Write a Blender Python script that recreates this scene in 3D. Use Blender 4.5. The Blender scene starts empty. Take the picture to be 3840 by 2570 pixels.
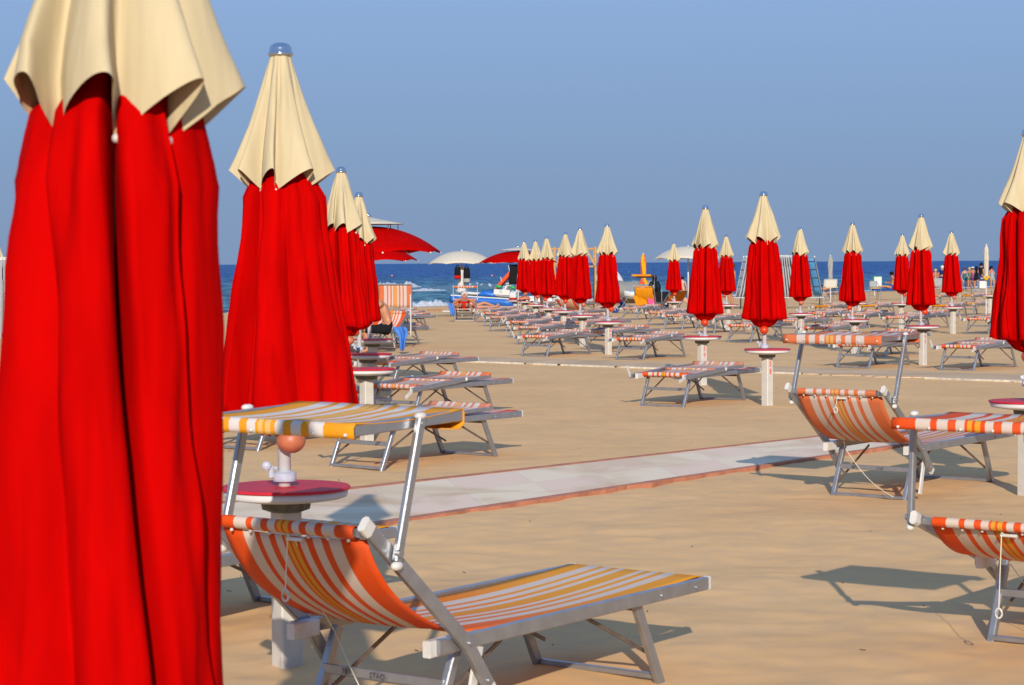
import bpy, bmesh, math, random
from mathutils import Vector, Matrix, noise
random.seed(7)
sc = bpy.context.scene
COL = sc.collection
PI = math.pi
rad = math.radians

# ------------------------------------------------------------------ camera
F = 8000.0; CX, CY = 1920.0, 1285.0; CAMH = 1.65
PITCH = math.atan(299.0 / F); ROLL = rad(-0.30)
cam_rot = Matrix.Rotation(PI/2 - PITCH, 3, 'X') @ Matrix.Rotation(ROLL, 3, 'Z')
cd = bpy.data.cameras.new('camera'); cam = bpy.data.objects.new('camera', cd); COL.objects.link(cam)
cam.matrix_world = Matrix.Translation((0, 0, CAMH)) @ cam_rot.to_4x4()
cd.sensor_width = 36.0; cd.lens = 36.0 * F / 3840.0; cd.clip_start = 0.1; cd.clip_end = 30000
cd.dof.use_dof = True; cd.dof.focus_distance = 21.0; cd.dof.aperture_fstop = 75.0 / 6.5 ; cd.dof.aperture_blades = 7
sc.camera = cam

def P(px, py, Y):
    d = cam_rot @ Vector(((px - CX)/F, (CY - py)/F, -1.0))
    k = Y / d.y
    return Vector((d.x*k, Y, CAMH + d.z*k))
def px_of(p):
    v = cam_rot.transposed() @ (Vector(p) - Vector((0, 0, CAMH)))
    return CX + F*v.x/-v.z, CY - F*v.y/-v.z

SEA_Z = -0.58
def shore_y(x): return 108.5 + (x + 5.9)*1.5
def base_ground(x, y):
    if y < 24: return 0.0
    if y < 60: return -0.13*(y - 24)/36.0
    s = max(66.0, shore_y(x))
    t = (y - 60)/(s - 60)
    if t < 1: return -0.13 - 0.45*(t**1.4)
    return max(-3.0, SEA_Z - 0.06*(y - s))
def G(px, py):
    d = cam_rot @ Vector(((px - CX)/F, (CY - py)/F, -1.0))
    z = 0.0
    for i in range(60):
        k = (CAMH - z)/-d.z
        z = 0.5*z + 0.5*base_ground(d.x*k, d.y*k)
    k = (CAMH - z)/-d.z
    return Vector((d.x*k, d.y*k, z))

# ------------------------------------------------------------------ materials
def mat(name):
    m = bpy.data.materials.new(name); m.use_nodes = True
    return m, m.node_tree, m.node_tree.nodes['Principled BSDF']
def plain(name, col, rough=0.6, metal=0.0, spec=0.5, bump=0.0, bscale=200.0, var=0.0, vscale=6.0, trans=0):
    m, nt, b = mat(name)
    b.inputs['Base Color'].default_value = (*col, 1); b.inputs['Roughness'].default_value = rough
    b.inputs['Metallic'].default_value = metal; b.inputs['Specular IOR Level'].default_value = spec
    tc = nt.nodes.new('ShaderNodeTexCoord')
    if bump > 0:
        n = nt.nodes.new('ShaderNodeTexNoise'); n.inputs['Scale'].default_value = bscale; n.inputs['Detail'].default_value = 4
        nt.links.new(tc.outputs['Object'], n.inputs['Vector'])
        bp = nt.nodes.new('ShaderNodeBump'); bp.inputs['Strength'].default_value = bump; bp.inputs['Distance'].default_value = 0.01
        nt.links.new(n.outputs['Fac'], bp.inputs['Height']); nt.links.new(bp.outputs['Normal'], b.inputs['Normal'])
    if var > 0:
        n = nt.nodes.new('ShaderNodeTexNoise'); n.inputs['Scale'].default_value = vscale; n.inputs['Detail'].default_value = 5
        nt.links.new(tc.outputs['Object'], n.inputs['Vector'])
        cr = nt.nodes.new('ShaderNodeValToRGB')
        cr.color_ramp.elements[0].position = 0.3; cr.color_ramp.elements[1].position = 0.7
        cr.color_ramp.elements[0].color = (*[c*(1-var) for c in col], 1); cr.color_ramp.elements[1].color = (*[min(1, c*(1+var*0.5)) for c in col], 1)
        nt.links.new(n.outputs['Fac'], cr.inputs['Fac']); nt.links.new(cr.outputs['Color'], b.inputs['Base Color'])
    return m

O1 = (0.62, 0.062, 0.003); O2 = (0.54, 0.13, 0.045); AMB = (0.68, 0.27, 0.004); WHT = (0.55, 0.455, 0.385); YEL = (0.62, 0.28, 0.02)
FR = [(0, 'o'), (.143, 'w'), (.23, 'o'), (.268, 'w'), (.33, 'o'), (.376, 'w'), (.427, 'o'), (.443, 'y'), (.471, 'o'), (.487, 'y'),
      (.517, 'o'), (.545, 'w'), (.592, 'o'), (.637, 'w'), (.697, 'o'), (.745, 'w'), (.828, 'o')]
def stripes(name, orange, white=WHT, yellow=YEL, fade=None):
    m, nt, b = mat(name)
    b.inputs['Roughness'].default_value = 0.75; b.inputs['Specular IOR Level'].default_value = 0.25
    uv = nt.nodes.new('ShaderNodeUVMap'); sep = nt.nodes.new('ShaderNodeSeparateXYZ')
    nt.links.new(uv.outputs['UV'], sep.inputs[0])
    def ramp(orr):
        cr = nt.nodes.new('ShaderNodeValToRGB'); cr.color_ramp.interpolation = 'CONSTANT'
        els = cr.color_ramp.elements
        cols = {'o': orr, 'w': white, 'y': yellow}
        els[0].position = 0; els[0].color = (*cols['o'], 1)
        els[1].position = .143; els[1].color = (*cols['w'], 1)
        for pos, k in FR[2:]:
            e = els.new(pos); e.color = (*cols[k], 1)
        nt.links.new(sep.outputs['X'], cr.inputs['Fac']); return cr
    out = ramp(orange).outputs['Color']
    if fade:
        c2 = ramp(fade); mx = nt.nodes.new('ShaderNodeMix'); mx.data_type = 'RGBA'
        mr = nt.nodes.new('ShaderNodeMapRange'); mr.inputs['From Min'].default_value = 0.15; mr.inputs['From Max'].default_value = 0.75
        nt.links.new(sep.outputs['Y'], mr.inputs['Value']); nt.links.new(mr.outputs[0], mx.inputs['Factor'])
        nt.links.new(out, mx.inputs['A']); nt.links.new(c2.outputs['Color'], mx.inputs['B']); out = mx.outputs['Result']
    # light wear and dust
    tc = nt.nodes.new('ShaderNodeTexCoord')
    n = nt.nodes.new('ShaderNodeTexNoise'); n.inputs['Scale'].default_value = 9; n.inputs['Detail'].default_value = 6
    nt.links.new(tc.outputs['Object'], n.inputs['Vector'])
    mr2 = nt.nodes.new('ShaderNodeMapRange'); mr2.inputs['From Min'].default_value = 0.45; mr2.inputs['From Max'].default_value = 0.8; mr2.inputs['To Max'].default_value = 0.13
    nt.links.new(n.outputs['Fac'], mr2.inputs['Value'])
    mx2 = nt.nodes.new('ShaderNodeMix'); mx2.data_type = 'RGBA'; mx2.inputs['B'].default_value = (0.45, 0.33, 0.22, 1)
    nt.links.new(mr2.outputs[0], mx2.inputs['Factor']); nt.links.new(out, mx2.inputs['A'])
    nt.links.new(mx2.outputs['Result'], b.inputs['Base Color'])
    w = nt.nodes.new('ShaderNodeTexNoise'); w.inputs['Scale'].default_value = 350
    nt.links.new(tc.outputs['Object'], w.inputs['Vector'])
    bp = nt.nodes.new('ShaderNodeBump'); bp.inputs['Strength'].default_value = 0.25; bp.inputs['Distance'].default_value = 0.002
    nt.links.new(w.outputs['Fac'], bp.inputs['Height']); nt.links.new(bp.outputs['Normal'], b.inputs['Normal'])
    return m

def cloth(name, col, var=0.12, rough=0.85, spec=0.12):
    m, nt, b = mat(name)
    b.inputs['Roughness'].default_value = rough; b.inputs['Specular IOR Level'].default_value = spec
    b.inputs['Sheen Weight'].default_value = 0.0
    tc = nt.nodes.new('ShaderNodeTexCoord')
    mp = nt.nodes.new('ShaderNodeMapping'); mp.inputs['Scale'].default_value = (14, 14, 2.5)
    nt.links.new(tc.outputs['Object'], mp.inputs['Vector'])
    n = nt.nodes.new('ShaderNodeTexNoise'); n.inputs['Scale'].default_value = 1.0; n.inputs['Detail'].default_value = 6; n.inputs['Distortion'].default_value = 0.6
    nt.links.new(mp.outputs['Vector'], n.inputs['Vector'])
    cr = nt.nodes.new('ShaderNodeValToRGB'); cr.color_ramp.elements[0].position = 0.35; cr.color_ramp.elements[1].position = 0.7
    cr.color_ramp.elements[0].color = (*[c*(1-var) for c in col], 1); cr.color_ramp.elements[1].color = (*[min(1, c*(1+var*0.4)) for c in col], 1)
    nt.links.new(n.outputs['Fac'], cr.inputs['Fac']); nt.links.new(cr.outputs['Color'], b.inputs['Base Color'])
    bp = nt.nodes.new('ShaderNodeBump'); bp.inputs['Strength'].default_value = 0.35; bp.inputs['Distance'].default_value = 0.012
    nt.links.new(n.outputs['Fac'], bp.inputs['Height'])
    w = nt.nodes.new('ShaderNodeTexNoise'); w.inputs['Scale'].default_value = 600
    nt.links.new(tc.outputs['Object'], w.inputs['Vector'])
    b2 = nt.nodes.new('ShaderNodeBump'); b2.inputs['Strength'].default_value = 0.15; b2.inputs['Distance'].default_value = 0.001
    nt.links.new(w.outputs['Fac'], b2.inputs['Height']); nt.links.new(bp.outputs['Normal'], b2.inputs['Normal'])
    nt.links.new(b2.outputs['Normal'], b.inputs['Normal'])
    return m

M = {}
M['red'] = cloth('red_cloth', (0.44, 0.0006, 0.0004), var=0.16, spec=0.02)
M['cream'] = cloth('cream_cloth', (0.52, 0.43, 0.265), var=0.10)
M['cream_pale'] = cloth('pale_cream_cloth', (0.54, 0.49, 0.39), var=0.06)
M['stripe'] = stripes('stripe_orange', O1)
M['stripe_faded'] = stripes('stripe_faded', O2, (0.50, 0.42, 0.38), (0.56, 0.30, 0.08))
M['stripe_dull'] = stripes('stripe_dull', (0.46, 0.17, 0.10), (0.47, 0.41, 0.37), (0.50, 0.30, 0.14))
M['stripe_amber'] = stripes('stripe_amber', AMB, (0.60, 0.54, 0.50), (0.66, 0.40, 0.13))
M['stripe_seat'] = stripes('stripe_seat', (0.66, 0.11, 0.008), fade=(0.68, 0.265, 0.006))
M['orange_plain'] = cloth('orange_cloth', (0.60, 0.22, 0.006))
M['brown_orange'] = cloth('brown_orange_cloth', (0.50, 0.15, 0.01))
M['metal'] = plain('brushed_aluminium', (0.36, 0.37, 0.39), rough=0.38, metal=0.75, bump=0.08, bscale=60, var=0.12, vscale=14)
M['dark_metal'] = plain('dull_steel', (0.20, 0.16, 0.13), rough=0.5, metal=0.5, var=0.3, vscale=20)
M['wplastic'] = plain('white_plastic', (0.58, 0.56, 0.52), rough=0.45, bump=0.05, bscale=80, var=0.12, vscale=20)
M['wpole'] = plain('white_painted_pole', (0.54, 0.54, 0.54), rough=0.35, var=0.08, vscale=12)
M['gplastic'] = plain('grey_blue_plastic', (0.42, 0.45, 0.54), rough=0.45, var=0.1, vscale=25)
M['chrome'] = plain('polished_dome', (0.55, 0.58, 0.62), rough=0.16, metal=1.0)
M['post'] = plain('post_paint', (0.54, 0.50, 0.44), rough=0.6, bump=0.15, bscale=30, var=0.10, vscale=9)
M['tabletop'] = plain('table_red', (0.55, 0.015, 0.03), rough=0.5, spec=0.25, var=0.2, vscale=8)
M['tablewhite'] = plain('table_white', (0.58, 0.57, 0.56), rough=0.5, var=0.06, vscale=12)
M['socket'] = plain('socket_plastic', (0.13, 0.12, 0.09), rough=0.75, var=0.4, vscale=25)
M['ball'] = plain('orange_ball', (0.58, 0.045, 0.008), rough=0.3)
M['ball_faded'] = plain('orange_ball_faded', (0.48, 0.14, 0.07), rough=0.45, var=0.2, vscale=30)
M['redpaint'] = plain('red_paint', (0.62, 0.06, 0.05), rough=0.6)
M['ink'] = plain('dark_ink', (0.06, 0.06, 0.07), rough=0.7)
M['cord'] = plain('cord', (0.72, 0.66, 0.50), rough=0.8)
M['skin'] = plain('skin_tan', (0.42, 0.18, 0.09), rough=0.5, var=0.10, vscale=12)
M['skin_pale'] = plain('skin_pale', (0.46, 0.26, 0.17), rough=0.5, var=0.08, vscale=12)
for k, c in dict(hair_black=(0.012, 0.009, 0.008), hair_brown=(0.10, 0.04, 0.02), hair_blond=(0.55, 0.35, 0.14), hair_grey=(0.55, 0.53, 0.50),
                 c_black=(0.012, 0.012, 0.014), c_navy=(0.015, 0.025, 0.11), c_red=(0.5, 0.01, 0.005), c_purple=(0.16, 0.04, 0.20), c_green=(0.03, 0.16, 0.14),
                 c_white=(0.56, 0.57, 0.58), c_blue=(0.07, 0.20, 0.56), c_violet=(0.45, 0.25, 0.50), c_pink=(0.60, 0.09, 0.25), c_grey=(0.30, 0.31, 0.30),
                 c_sky=(0.15, 0.45, 0.80), c_darkblue=(0.02, 0.06, 0.24), c_yellow=(0.60, 0.35, 0.01), c_teal=(0.03, 0.14, 0.17)).items():
    M[k] = plain(k, c, rough=0.9, var=0.15, vscale=10, spec=0.08)
M['boat_blue'] = plain('boat_blue', (0.004, 0.11, 0.45), rough=0.5, var=0.08, vscale=3)
M['boat_white'] = plain('boat_white', (0.56, 0.56, 0.55), rough=0.5, var=0.08, vscale=3)
M['slide'] = plain('slide_orange', (0.58, 0.06, 0.008), rough=0.4)
M['green'] = plain('green_plastic', (0.01, 0.30, 0.07), rough=0.4)
M['wood'] = plain('pale_wood', (0.42, 0.23, 0.08), rough=0.7, bump=0.2, bscale=25, var=0.2, vscale=6)
M['tarp'] = plain('grey_tarp', (0.20, 0.205, 0.20), rough=0.85, bump=0.4, bscale=6, var=0.12, vscale=3)
M['yellow_plastic'] = plain('yellow_plastic', (0.82, 0.50, 0.02), rough=0.4)
M['buoy'] = plain('buoy_orange', (0.78, 0.20, 0.10), rough=0.4)
M['signwhite'] = plain('sign_white', (0.56, 0.56, 0.54), rough=0.5)
M['signgreen'] = plain('sign_green', (0.30, 0.55, 0.18), rough=0.5)

# sand ------------------------------------------------
def sand_mat():
    m, nt, b = mat('sand'); L = nt.links
    b.inputs['Roughness'].default_value = 1.0; b.inputs['Specular IOR Level'].default_value = 0.03
    tc = nt.nodes.new('ShaderNodeTexCoord')
    def nz(sc_, det, scale=(1, 1, 1), dist=0):
        mp = nt.nodes.new('ShaderNodeMapping'); mp.inputs['Scale'].default_value = scale
        L.new(tc.outputs['Object'], mp.inputs['Vector'])
        n = nt.nodes.new('ShaderNodeTexNoise'); n.inputs['Scale'].default_value = sc_; n.inputs['Detail'].default_value = det; n.inputs['Distortion'].default_value = dist
        L.new(mp.outputs['Vector'], n.inputs['Vector']); return n
    big = nz(0.55, 6, (1, 1, 1), 0.5)
    cr = nt.nodes.new('ShaderNodeValToRGB'); e = cr.color_ramp.elements
    e[0].position = 0.32; e[0].color = (0.625, 0.395, 0.198, 1); e[1].position = 0.68; e[1].color = (0.69, 0.445, 0.228, 1)
    L.new(big.outputs['Fac'], cr.inputs['Fac'])
    fine = nz(5, 5, (1, 1, 1), 0.6)
    cr2 = nt.nodes.new('ShaderNodeValToRGB'); e = cr2.color_ramp.elements
    e[0].position = 0.32; e[0].color = (0.92, 0.93, 0.97, 1); e[1].position = 0.62; e[1].color = (1.04, 1.01, 0.94, 1)
    L.new(fine.outputs['Fac'], cr2.inputs['Fac'])
    mx = nt.nodes.new('ShaderNodeMix'); mx.data_type = 'RGBA'; mx.blend_type = 'MULTIPLY'; mx.inputs['Factor'].default_value = 1
    L.new(cr.outputs['Color'], mx.inputs['A']); L.new(cr2.outputs['Color'], mx.inputs['B'])
    # scattered dark grains and debris
    v = nt.nodes.new('ShaderNodeTexVoronoi'); v.inputs['Scale'].default_value = 3.2; L.new(tc.outputs['Object'], v.inputs['Vector'])
    lt = nt.nodes.new('ShaderNodeMath'); lt.operation = 'LESS_THAN'; lt.inputs[1].default_value = 0.012; L.new(v.outputs['Distance'], lt.inputs[0])
    mx2 = nt.nodes.new('ShaderNodeMix'); mx2.data_type = 'RGBA'; mx2.inputs['B'].default_value = (0.16, 0.08, 0.04, 1)
    ml = nt.nodes.new('ShaderNodeMath'); ml.operation = 'MULTIPLY'; ml.inputs[1].default_value = 0.6; L.new(lt.outputs[0], ml.inputs[0])
    L.new(ml.outputs[0], mx2.inputs['Factor']); L.new(mx.outputs['Result'], mx2.inputs['A'])
    # wet sand near the waterline (darker by depth below the dry level)
    sep = nt.nodes.new('ShaderNodeSeparateXYZ'); L.new(tc.outputs['Object'], sep.inputs[0])
    mr = nt.nodes.new('ShaderNodeMapRange'); mr.inputs['From Min'].default_value = SEA_Z + 0.06; mr.inputs['From Max'].default_value = SEA_Z - 0.01
    mr.inputs['To Min'].default_value = 0; mr.inputs['To Max'].default_value = 0.75; L.new(sep.outputs['Z'], mr.inputs['Value'])
    mx3 = nt.nodes.new('ShaderNodeMix'); mx3.data_type = 'RGBA'; mx3.inputs['B'].default_value = (0.22, 0.15, 0.09, 1)
    L.new(mr.outputs[0], mx3.inputs['Factor']); L.new(mx2.outputs['Result'], mx3.inputs['A'])
    L.new(mx3.outputs['Result'], b.inputs['Base Color'])
    b1 = nt.nodes.new('ShaderNodeBump'); b1.inputs['Strength'].default_value = 0.10; b1.inputs['Distance'].default_value = 0.02
    mid = nz(3.2, 3.5, (1, 1.0, 1), 0.4); L.new(mid.outputs['Fac'], b1.inputs['Height'])
    b2 = nt.nodes.new('ShaderNodeBump'); b2.inputs['Strength'].default_value = 0.20; b2.inputs['Distance'].default_value = 0.003
    gr = nz(160, 3); L.new(gr.outputs['Fac'], b2.inputs['Height']); L.new(b1.outputs['Normal'], b2.inputs['Normal'])
    L.new(b2.outputs['Normal'], b.inputs['Normal'])
    return m
M['sand'] = sand_mat()

def sea_mat():
    m, nt, b = mat('sea_water'); L = nt.links
    b.inputs['Roughness'].default_value = 0.5; b.inputs['Specular IOR Level'].default_value = 0.08
    tc = nt.nodes.new('ShaderNodeTexCoord')
    def nz(sc_, det, scale, dist=0):
        mp = nt.nodes.new('ShaderNodeMapping'); mp.inputs['Scale'].default_value = scale
        mp.inputs['Rotation'].default_value = (0, 0, rad(-12))
        L.new(tc.outputs['Object'], mp.inputs['Vector'])
        n = nt.nodes.new('ShaderNodeTexNoise'); n.inputs['Scale'].default_value = sc_; n.inputs['Detail'].default_value = det; n.inputs['Distortion'].default_value = dist
        L.new(mp.outputs['Vector'], n.inputs['Vector']); return n
    sep = nt.nodes.new('ShaderNodeSeparateXYZ'); L.new(tc.outputs['Object'], sep.inputs[0])
    mr = nt.nodes.new('ShaderNodeMapRange'); mr.inputs['From Min'].default_value = 110; mr.inputs['From Max'].default_value = 420
    mr.interpolation_type = 'SMOOTHSTEP'; L.new(sep.outputs['Y'], mr.inputs['Value'])
    deep = nt.nodes.new('ShaderNodeMix'); deep.data_type = 'RGBA'
    deep.inputs['A'].default_value = (0.032, 0.125, 0.19, 1); deep.inputs['B'].default_value = (0.009, 0.065, 0.22, 1)
    L.new(mr.outputs[0], deep.inputs['Factor'])
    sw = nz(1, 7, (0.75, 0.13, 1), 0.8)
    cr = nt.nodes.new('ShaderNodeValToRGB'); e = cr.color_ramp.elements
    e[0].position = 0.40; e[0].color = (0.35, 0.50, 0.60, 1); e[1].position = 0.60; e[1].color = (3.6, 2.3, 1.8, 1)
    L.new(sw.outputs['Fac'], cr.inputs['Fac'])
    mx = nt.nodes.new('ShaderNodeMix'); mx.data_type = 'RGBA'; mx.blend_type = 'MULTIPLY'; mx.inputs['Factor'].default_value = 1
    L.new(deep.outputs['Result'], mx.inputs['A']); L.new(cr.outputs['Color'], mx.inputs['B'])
    # scattered white caps
    wc = nz(1, 4, (0.30, 0.05, 1), 1.2)
    gt = nt.nodes.new('ShaderNodeMapRange'); gt.inputs['From Min'].default_value = 0.70; gt.inputs['From Max'].default_value = 0.76
    L.new(wc.outputs['Fac'], gt.inputs['Value'])
    mx2 = nt.nodes.new('ShaderNodeMix'); mx2.data_type = 'RGBA'; mx2.inputs['B'].default_value = (0.45, 0.52, 0.58, 1)
    L.new(gt.outputs[0], mx2.inputs['Factor']); L.new(mx.outputs['Result'], mx2.inputs['A'])
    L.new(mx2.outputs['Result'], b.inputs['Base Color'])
    b1 = nt.nodes.new('ShaderNodeBump'); b1.inputs['Strength'].default_value = 1.0; b1.inputs['Distance'].default_value = 0.9
    L.new(sw.outputs['Fac'], b1.inputs['Height'])
    b2 = nt.nodes.new('ShaderNodeBump'); b2.inputs['Strength'].default_value = 0.8; b2.inputs['Distance'].default_value = 0.15
    s2 = nz(1, 6, (1.0, 0.5, 1), 0.4); L.new(s2.outputs['Fac'], b2.inputs['Height']); L.new(b1.outputs['Normal'], b2.inputs['Normal'])
    L.new(b2.outputs['Normal'], b.inputs['Normal'])
    return m
M['sea'] = sea_mat()
M['foam'] = plain('sea_foam', (0.56, 0.58, 0.60), rough=0.9, bump=0.9, bscale=7, var=0.3, vscale=2.5)
M['wave'] = plain('wave_face', (0.045, 0.13, 0.16), rough=0.35, bump=0.8, bscale=2.5, var=0.3, vscale=1.5)

# ------------------------------------------------------------------ helpers
def tag(o, label=None, cat=None, group=None, kind=None):
    if label: o['label'] = label
    if cat: o['category'] = cat
    if group: o['group'] = group
    if kind: o['kind'] = kind
    return o
def empty(name, loc, rz=0, label=None, cat=None, group=None):
    o = bpy.data.objects.new(name, None); COL.objects.link(o); o.location = loc; o.rotation_euler = (0, 0, rz)
    o.empty_display_size = 0.1
    return tag(o, label, cat, group)
def copy_tree(o, parent=None, remap=None):
    c = o.copy(); COL.objects.link(c)
    if parent is not None: c.parent = parent
    for ch in list(o.children): copy_tree(ch, c)
    return c

class MB:
    def __init__(s): s.v = []; s.f = []; s.uv = {}; s.mi = []
    def quad_ring(s, rings, closed=True, cap=True, smooth=False):
        base = len(s.v); n = len(rings[0])
        for r in rings: s.v += [tuple(p) for p in r]
        for i in range(len(rings)-1):
            for j in range(n if closed else n-1):
                a = base+i*n+j; b = base+i*n+(j+1) % n
                s.f.append((a, b, b+n, a+n))
        if cap and closed:
            s.f.append(tuple(base+j for j in range(n))[::-1]); s.f.append(tuple(base+(len(rings)-1)*n+j for j in range(n)))
        return s
    def bar(s, p0, p1, w, h, up=(0, 0, 1), ch=0.15):
        p0 = Vector(p0); p1 = Vector(p1); d = (p1-p0).normalized(); up = Vector(up)
        x = d.cross(up)
        if x.length < 1e-4: x = d.cross(Vector((1, 0, 0)))
        x.normalize(); y = x.cross(d).normalized()
        c = min(w, h)*ch; a, b = w/2, h/2
        prof = [(a, -b+c), (a, b-c), (a-c, b), (-a+c, b), (-a, b-c), (-a, -b+c), (-a+c, -b), (a-c, -b)]
        s.quad_ring([[p+x*u+y*v for u, v in prof] for p in (p0, p1)]); return s
    def box(s, c, sz, ch=0.08):
        c = Vector(c); return s.bar(c-Vector((sz[0]/2, 0, 0)), c+Vector((sz[0]/2, 0, 0)), sz[1], sz[2], ch=ch)
    def tube(s, pts, r, n=10):
        pts = [Vector(p) for p in pts]; rings = []
        rs = r if isinstance(r, (list, tuple)) else [r]*len(pts)
        ref = Vector((0.13, 0.2, 1)).normalized()
        for i, p in enumerate(pts):
            d = (pts[min(i+1, len(pts)-1)]-pts[max(i-1, 0)]).normalized()
            x = d.cross(ref)
            if x.length < 1e-3: x = d.cross(Vector((1, 0, 0)))
            x.normalize(); y = d.cross(x)
            rings.append([p+(x*math.cos(2*PI*k/n)+y*math.sin(2*PI*k/n))*rs[i] for k in range(n)])
        s.quad_ring(rings); return s
    def lathe(s, prof, c=(0, 0, 0), n=32, cap=True):
        c = Vector(c)
        s.quad_ring([[c+Vector((r*math.cos(2*PI*k/n), r*math.sin(2*PI*k/n), z)) for k in range(n)] for r, z in prof], cap=cap); return s
    def ball(s, c, r, n=14, sc_=(1, 1, 1)):
        c = Vector(c); rings = []
        for i in range(1, n//2+1):
            a = PI*i/(n//2+1)-PI/2
            rings.append([c+Vector((r*math.cos(a)*math.cos(2*PI*k/n)*sc_[0], r*math.cos(a)*math.sin(2*PI*k/n)*sc_[1], r*math.sin(a)*sc_[2])) for k in range(n)])
        s.quad_ring(rings); return s
    def sheet(s, rows, uvs=None):
        base = len(s.v); n = len(rows[0])
        for i, r in enumerate(rows):
            for j, p in enumerate(r):
                s.v.append(tuple(p))
                if uvs: s.uv[base+i*n+j] = uvs[i][j]
        for i in range(len(rows)-1):
            for j in range(n-1):
                a = base+i*n+j; s.f.append((a, a+1, a+n+1, a+n))
        return s
    def mesh(s, name, m, smooth=False):
        me = bpy.data.meshes.new(name); me.from_pydata(s.v, [], s.f); me.materials.append(m)
        if smooth: me.polygons.foreach_set('use_smooth', [True]*len(me.polygons))
        if s.uv:
            ul = me.uv_layers.new(name='UVMap')
            for lp in me.loops: ul.data[lp.index].uv = s.uv.get(lp.vertex_index, (0, 0))
        me.update(); return me
    def build(s, name, m, parent=None, smooth=False, thick=0):
        o = bpy.data.objects.new(name, s.mesh(name, m, smooth)); COL.objects.link(o)
        if parent is not None: o.parent = parent
        if thick:
            md = o.modifiers.new('thickness', 'SOLIDIFY'); md.thickness = thick; md.offset = 0
        return o

def text_mesh(txt, size, m, depth=0.0012):
    cu = bpy.data.curves.new('lettering', 'FONT'); cu.body = txt; cu.size = size; cu.extrude = depth; cu.offset = size*0.018; cu.align_x = 'CENTER'
    o = bpy.data.objects.new('lettering', cu); COL.objects.link(o)
    bpy.context.view_layer.update()
    me = bpy.data.meshes.new_from_object(o.evaluated_get(bpy.context.evaluated_depsgraph_get()))
    bpy.data.objects.remove(o); me.materials.clear(); me.materials.append(m); return me

# ------------------------------------------------------------------ world + sun
SUN_EL = 22.0; SUN_DX = -0.012
w = bpy.data.worlds.new('World'); sc.world = w; w.use_nodes = True
nt = w.node_tree; bg = nt.nodes['Background']
sky = nt.nodes.new('ShaderNodeTexSky'); sky.sky_type = 'NISHITA'; sky.sun_disc = False
sky.sun_elevation = rad(SUN_EL); sky.sun_rotation = rad(180); sky.altitude = 0; sky.air_density = 1.0; sky.dust_density = 0.6; sky.ozone_density = 3.0
tcw = nt.nodes.new('ShaderNodeTexCoord'); sepw = nt.nodes.new('ShaderNodeSeparateXYZ'); nt.links.new(tcw.outputs['Generated'], sepw.inputs[0])
crw = nt.nodes.new('ShaderNodeValToRGB'); ew = crw.color_ramp.elements
ew[0].position = 0.0; ew[0].color = (0.200, 0.300, 0.490, 1); ew[1].position = 1.0; ew[1].color = (0.20, 0.36, 0.74, 1)
for ps, cl in ((0.04, (0.205, 0.318, 0.525, 1)), (0.125, (0.262, 0.412, 0.69, 1)), (0.35, (0.27, 0.43, 0.74, 1))):
    e_ = ew.new(ps); e_.color = cl
nt.links.new(sepw.outputs['Z'], crw.inputs['Fac'])
# hazy summer air: the physical sky is mixed with an even blue haze
sc_w = nt.nodes.new('ShaderNodeMix'); sc_w.data_type = 'RGBA'; sc_w.blend_type = 'MULTIPLY'; sc_w.inputs['Factor'].default_value = 1; sc_w.inputs['B'].default_value = (8.33, 8.33, 8.33, 1)
nt.links.new(crw.outputs['Color'], sc_w.inputs['A'])
mxw = nt.nodes.new('ShaderNodeMix'); mxw.data_type = 'RGBA'; mxw.inputs['Factor'].default_value = 0.96
nt.links.new(sky.outputs['Color'], mxw.inputs['A']); nt.links.new(sc_w.outputs['Result'], mxw.inputs['B'])
nt.links.new(mxw.outputs['Result'], bg.inputs['Color']); bg.inputs['Strength'].default_value = 0.12
sl = bpy.data.lights.new('sun', 'SUN'); sun = bpy.data.objects.new('sun', sl); COL.objects.link(sun)
sl.energy = 5.0; sl.angle = rad(0.53); sl.color = (1.0, 0.91, 0.78)
sd = Vector((SUN_DX, 1.0, -math.tan(rad(SUN_EL)))).normalized()
sun.rotation_euler = sd.to_track_quat('-Z', 'Y').to_euler(); sun.location = (3, -20, 12)
sc.view_settings.view_transform = 'Standard'; sc.view_settings.look = 'None'; sc.view_settings.gamma = 1; sc.view_settings.exposure = 0.0

# ------------------------------------------------------------------ ground
mounds = []   # (x, y, h, r)
def relief(x, y):
    if y > 90: return 0.0
    p = Vector((x, y, 0))
    h = noise.noise(p*0.55)*0.020 + noise.noise(p*1.5+Vector((5, 3, 1)))*0.018+max(0, noise.noise(p*2.6+Vector((1, 8, 3)))-0.1)*-0.022
    r = noise.noise(Vector((x*3.6, y*3.6, 4)))
    h += (abs(r)-0.2)*0.010
    if y < 40:
        h += noise.noise(Vector((x*7.5, y*7.5, 2)))*0.003
    for mx_, my_, mh, mr_ in mounds:
        d2 = ((x-mx_)**2+(y-my_)**2)/(mr_*mr_)
        if d2 < 6: h += mh*math.exp(-d2)
    k = 1.0
    if y > 11: k = max(0.35, 1-(y-11)/16)
    if y > 40: k = max(0.0, 0.35*(1-(y-40)/50))
    # smooth strip of the far sand-covered path
    return h*k

FP = [G(1500, 1345), G(1780, 1364), G(3840, 1436), G(4300, 1452)]
def in_far_path(x, y):
    a = FP[1]; b = FP[2]; d = (b-a); L_ = math.hypot(d.x, d.y); nx, ny = -d.y/L_, d.x/L_
    return (x-a.x)*nx+(y-a.y)*ny

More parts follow.
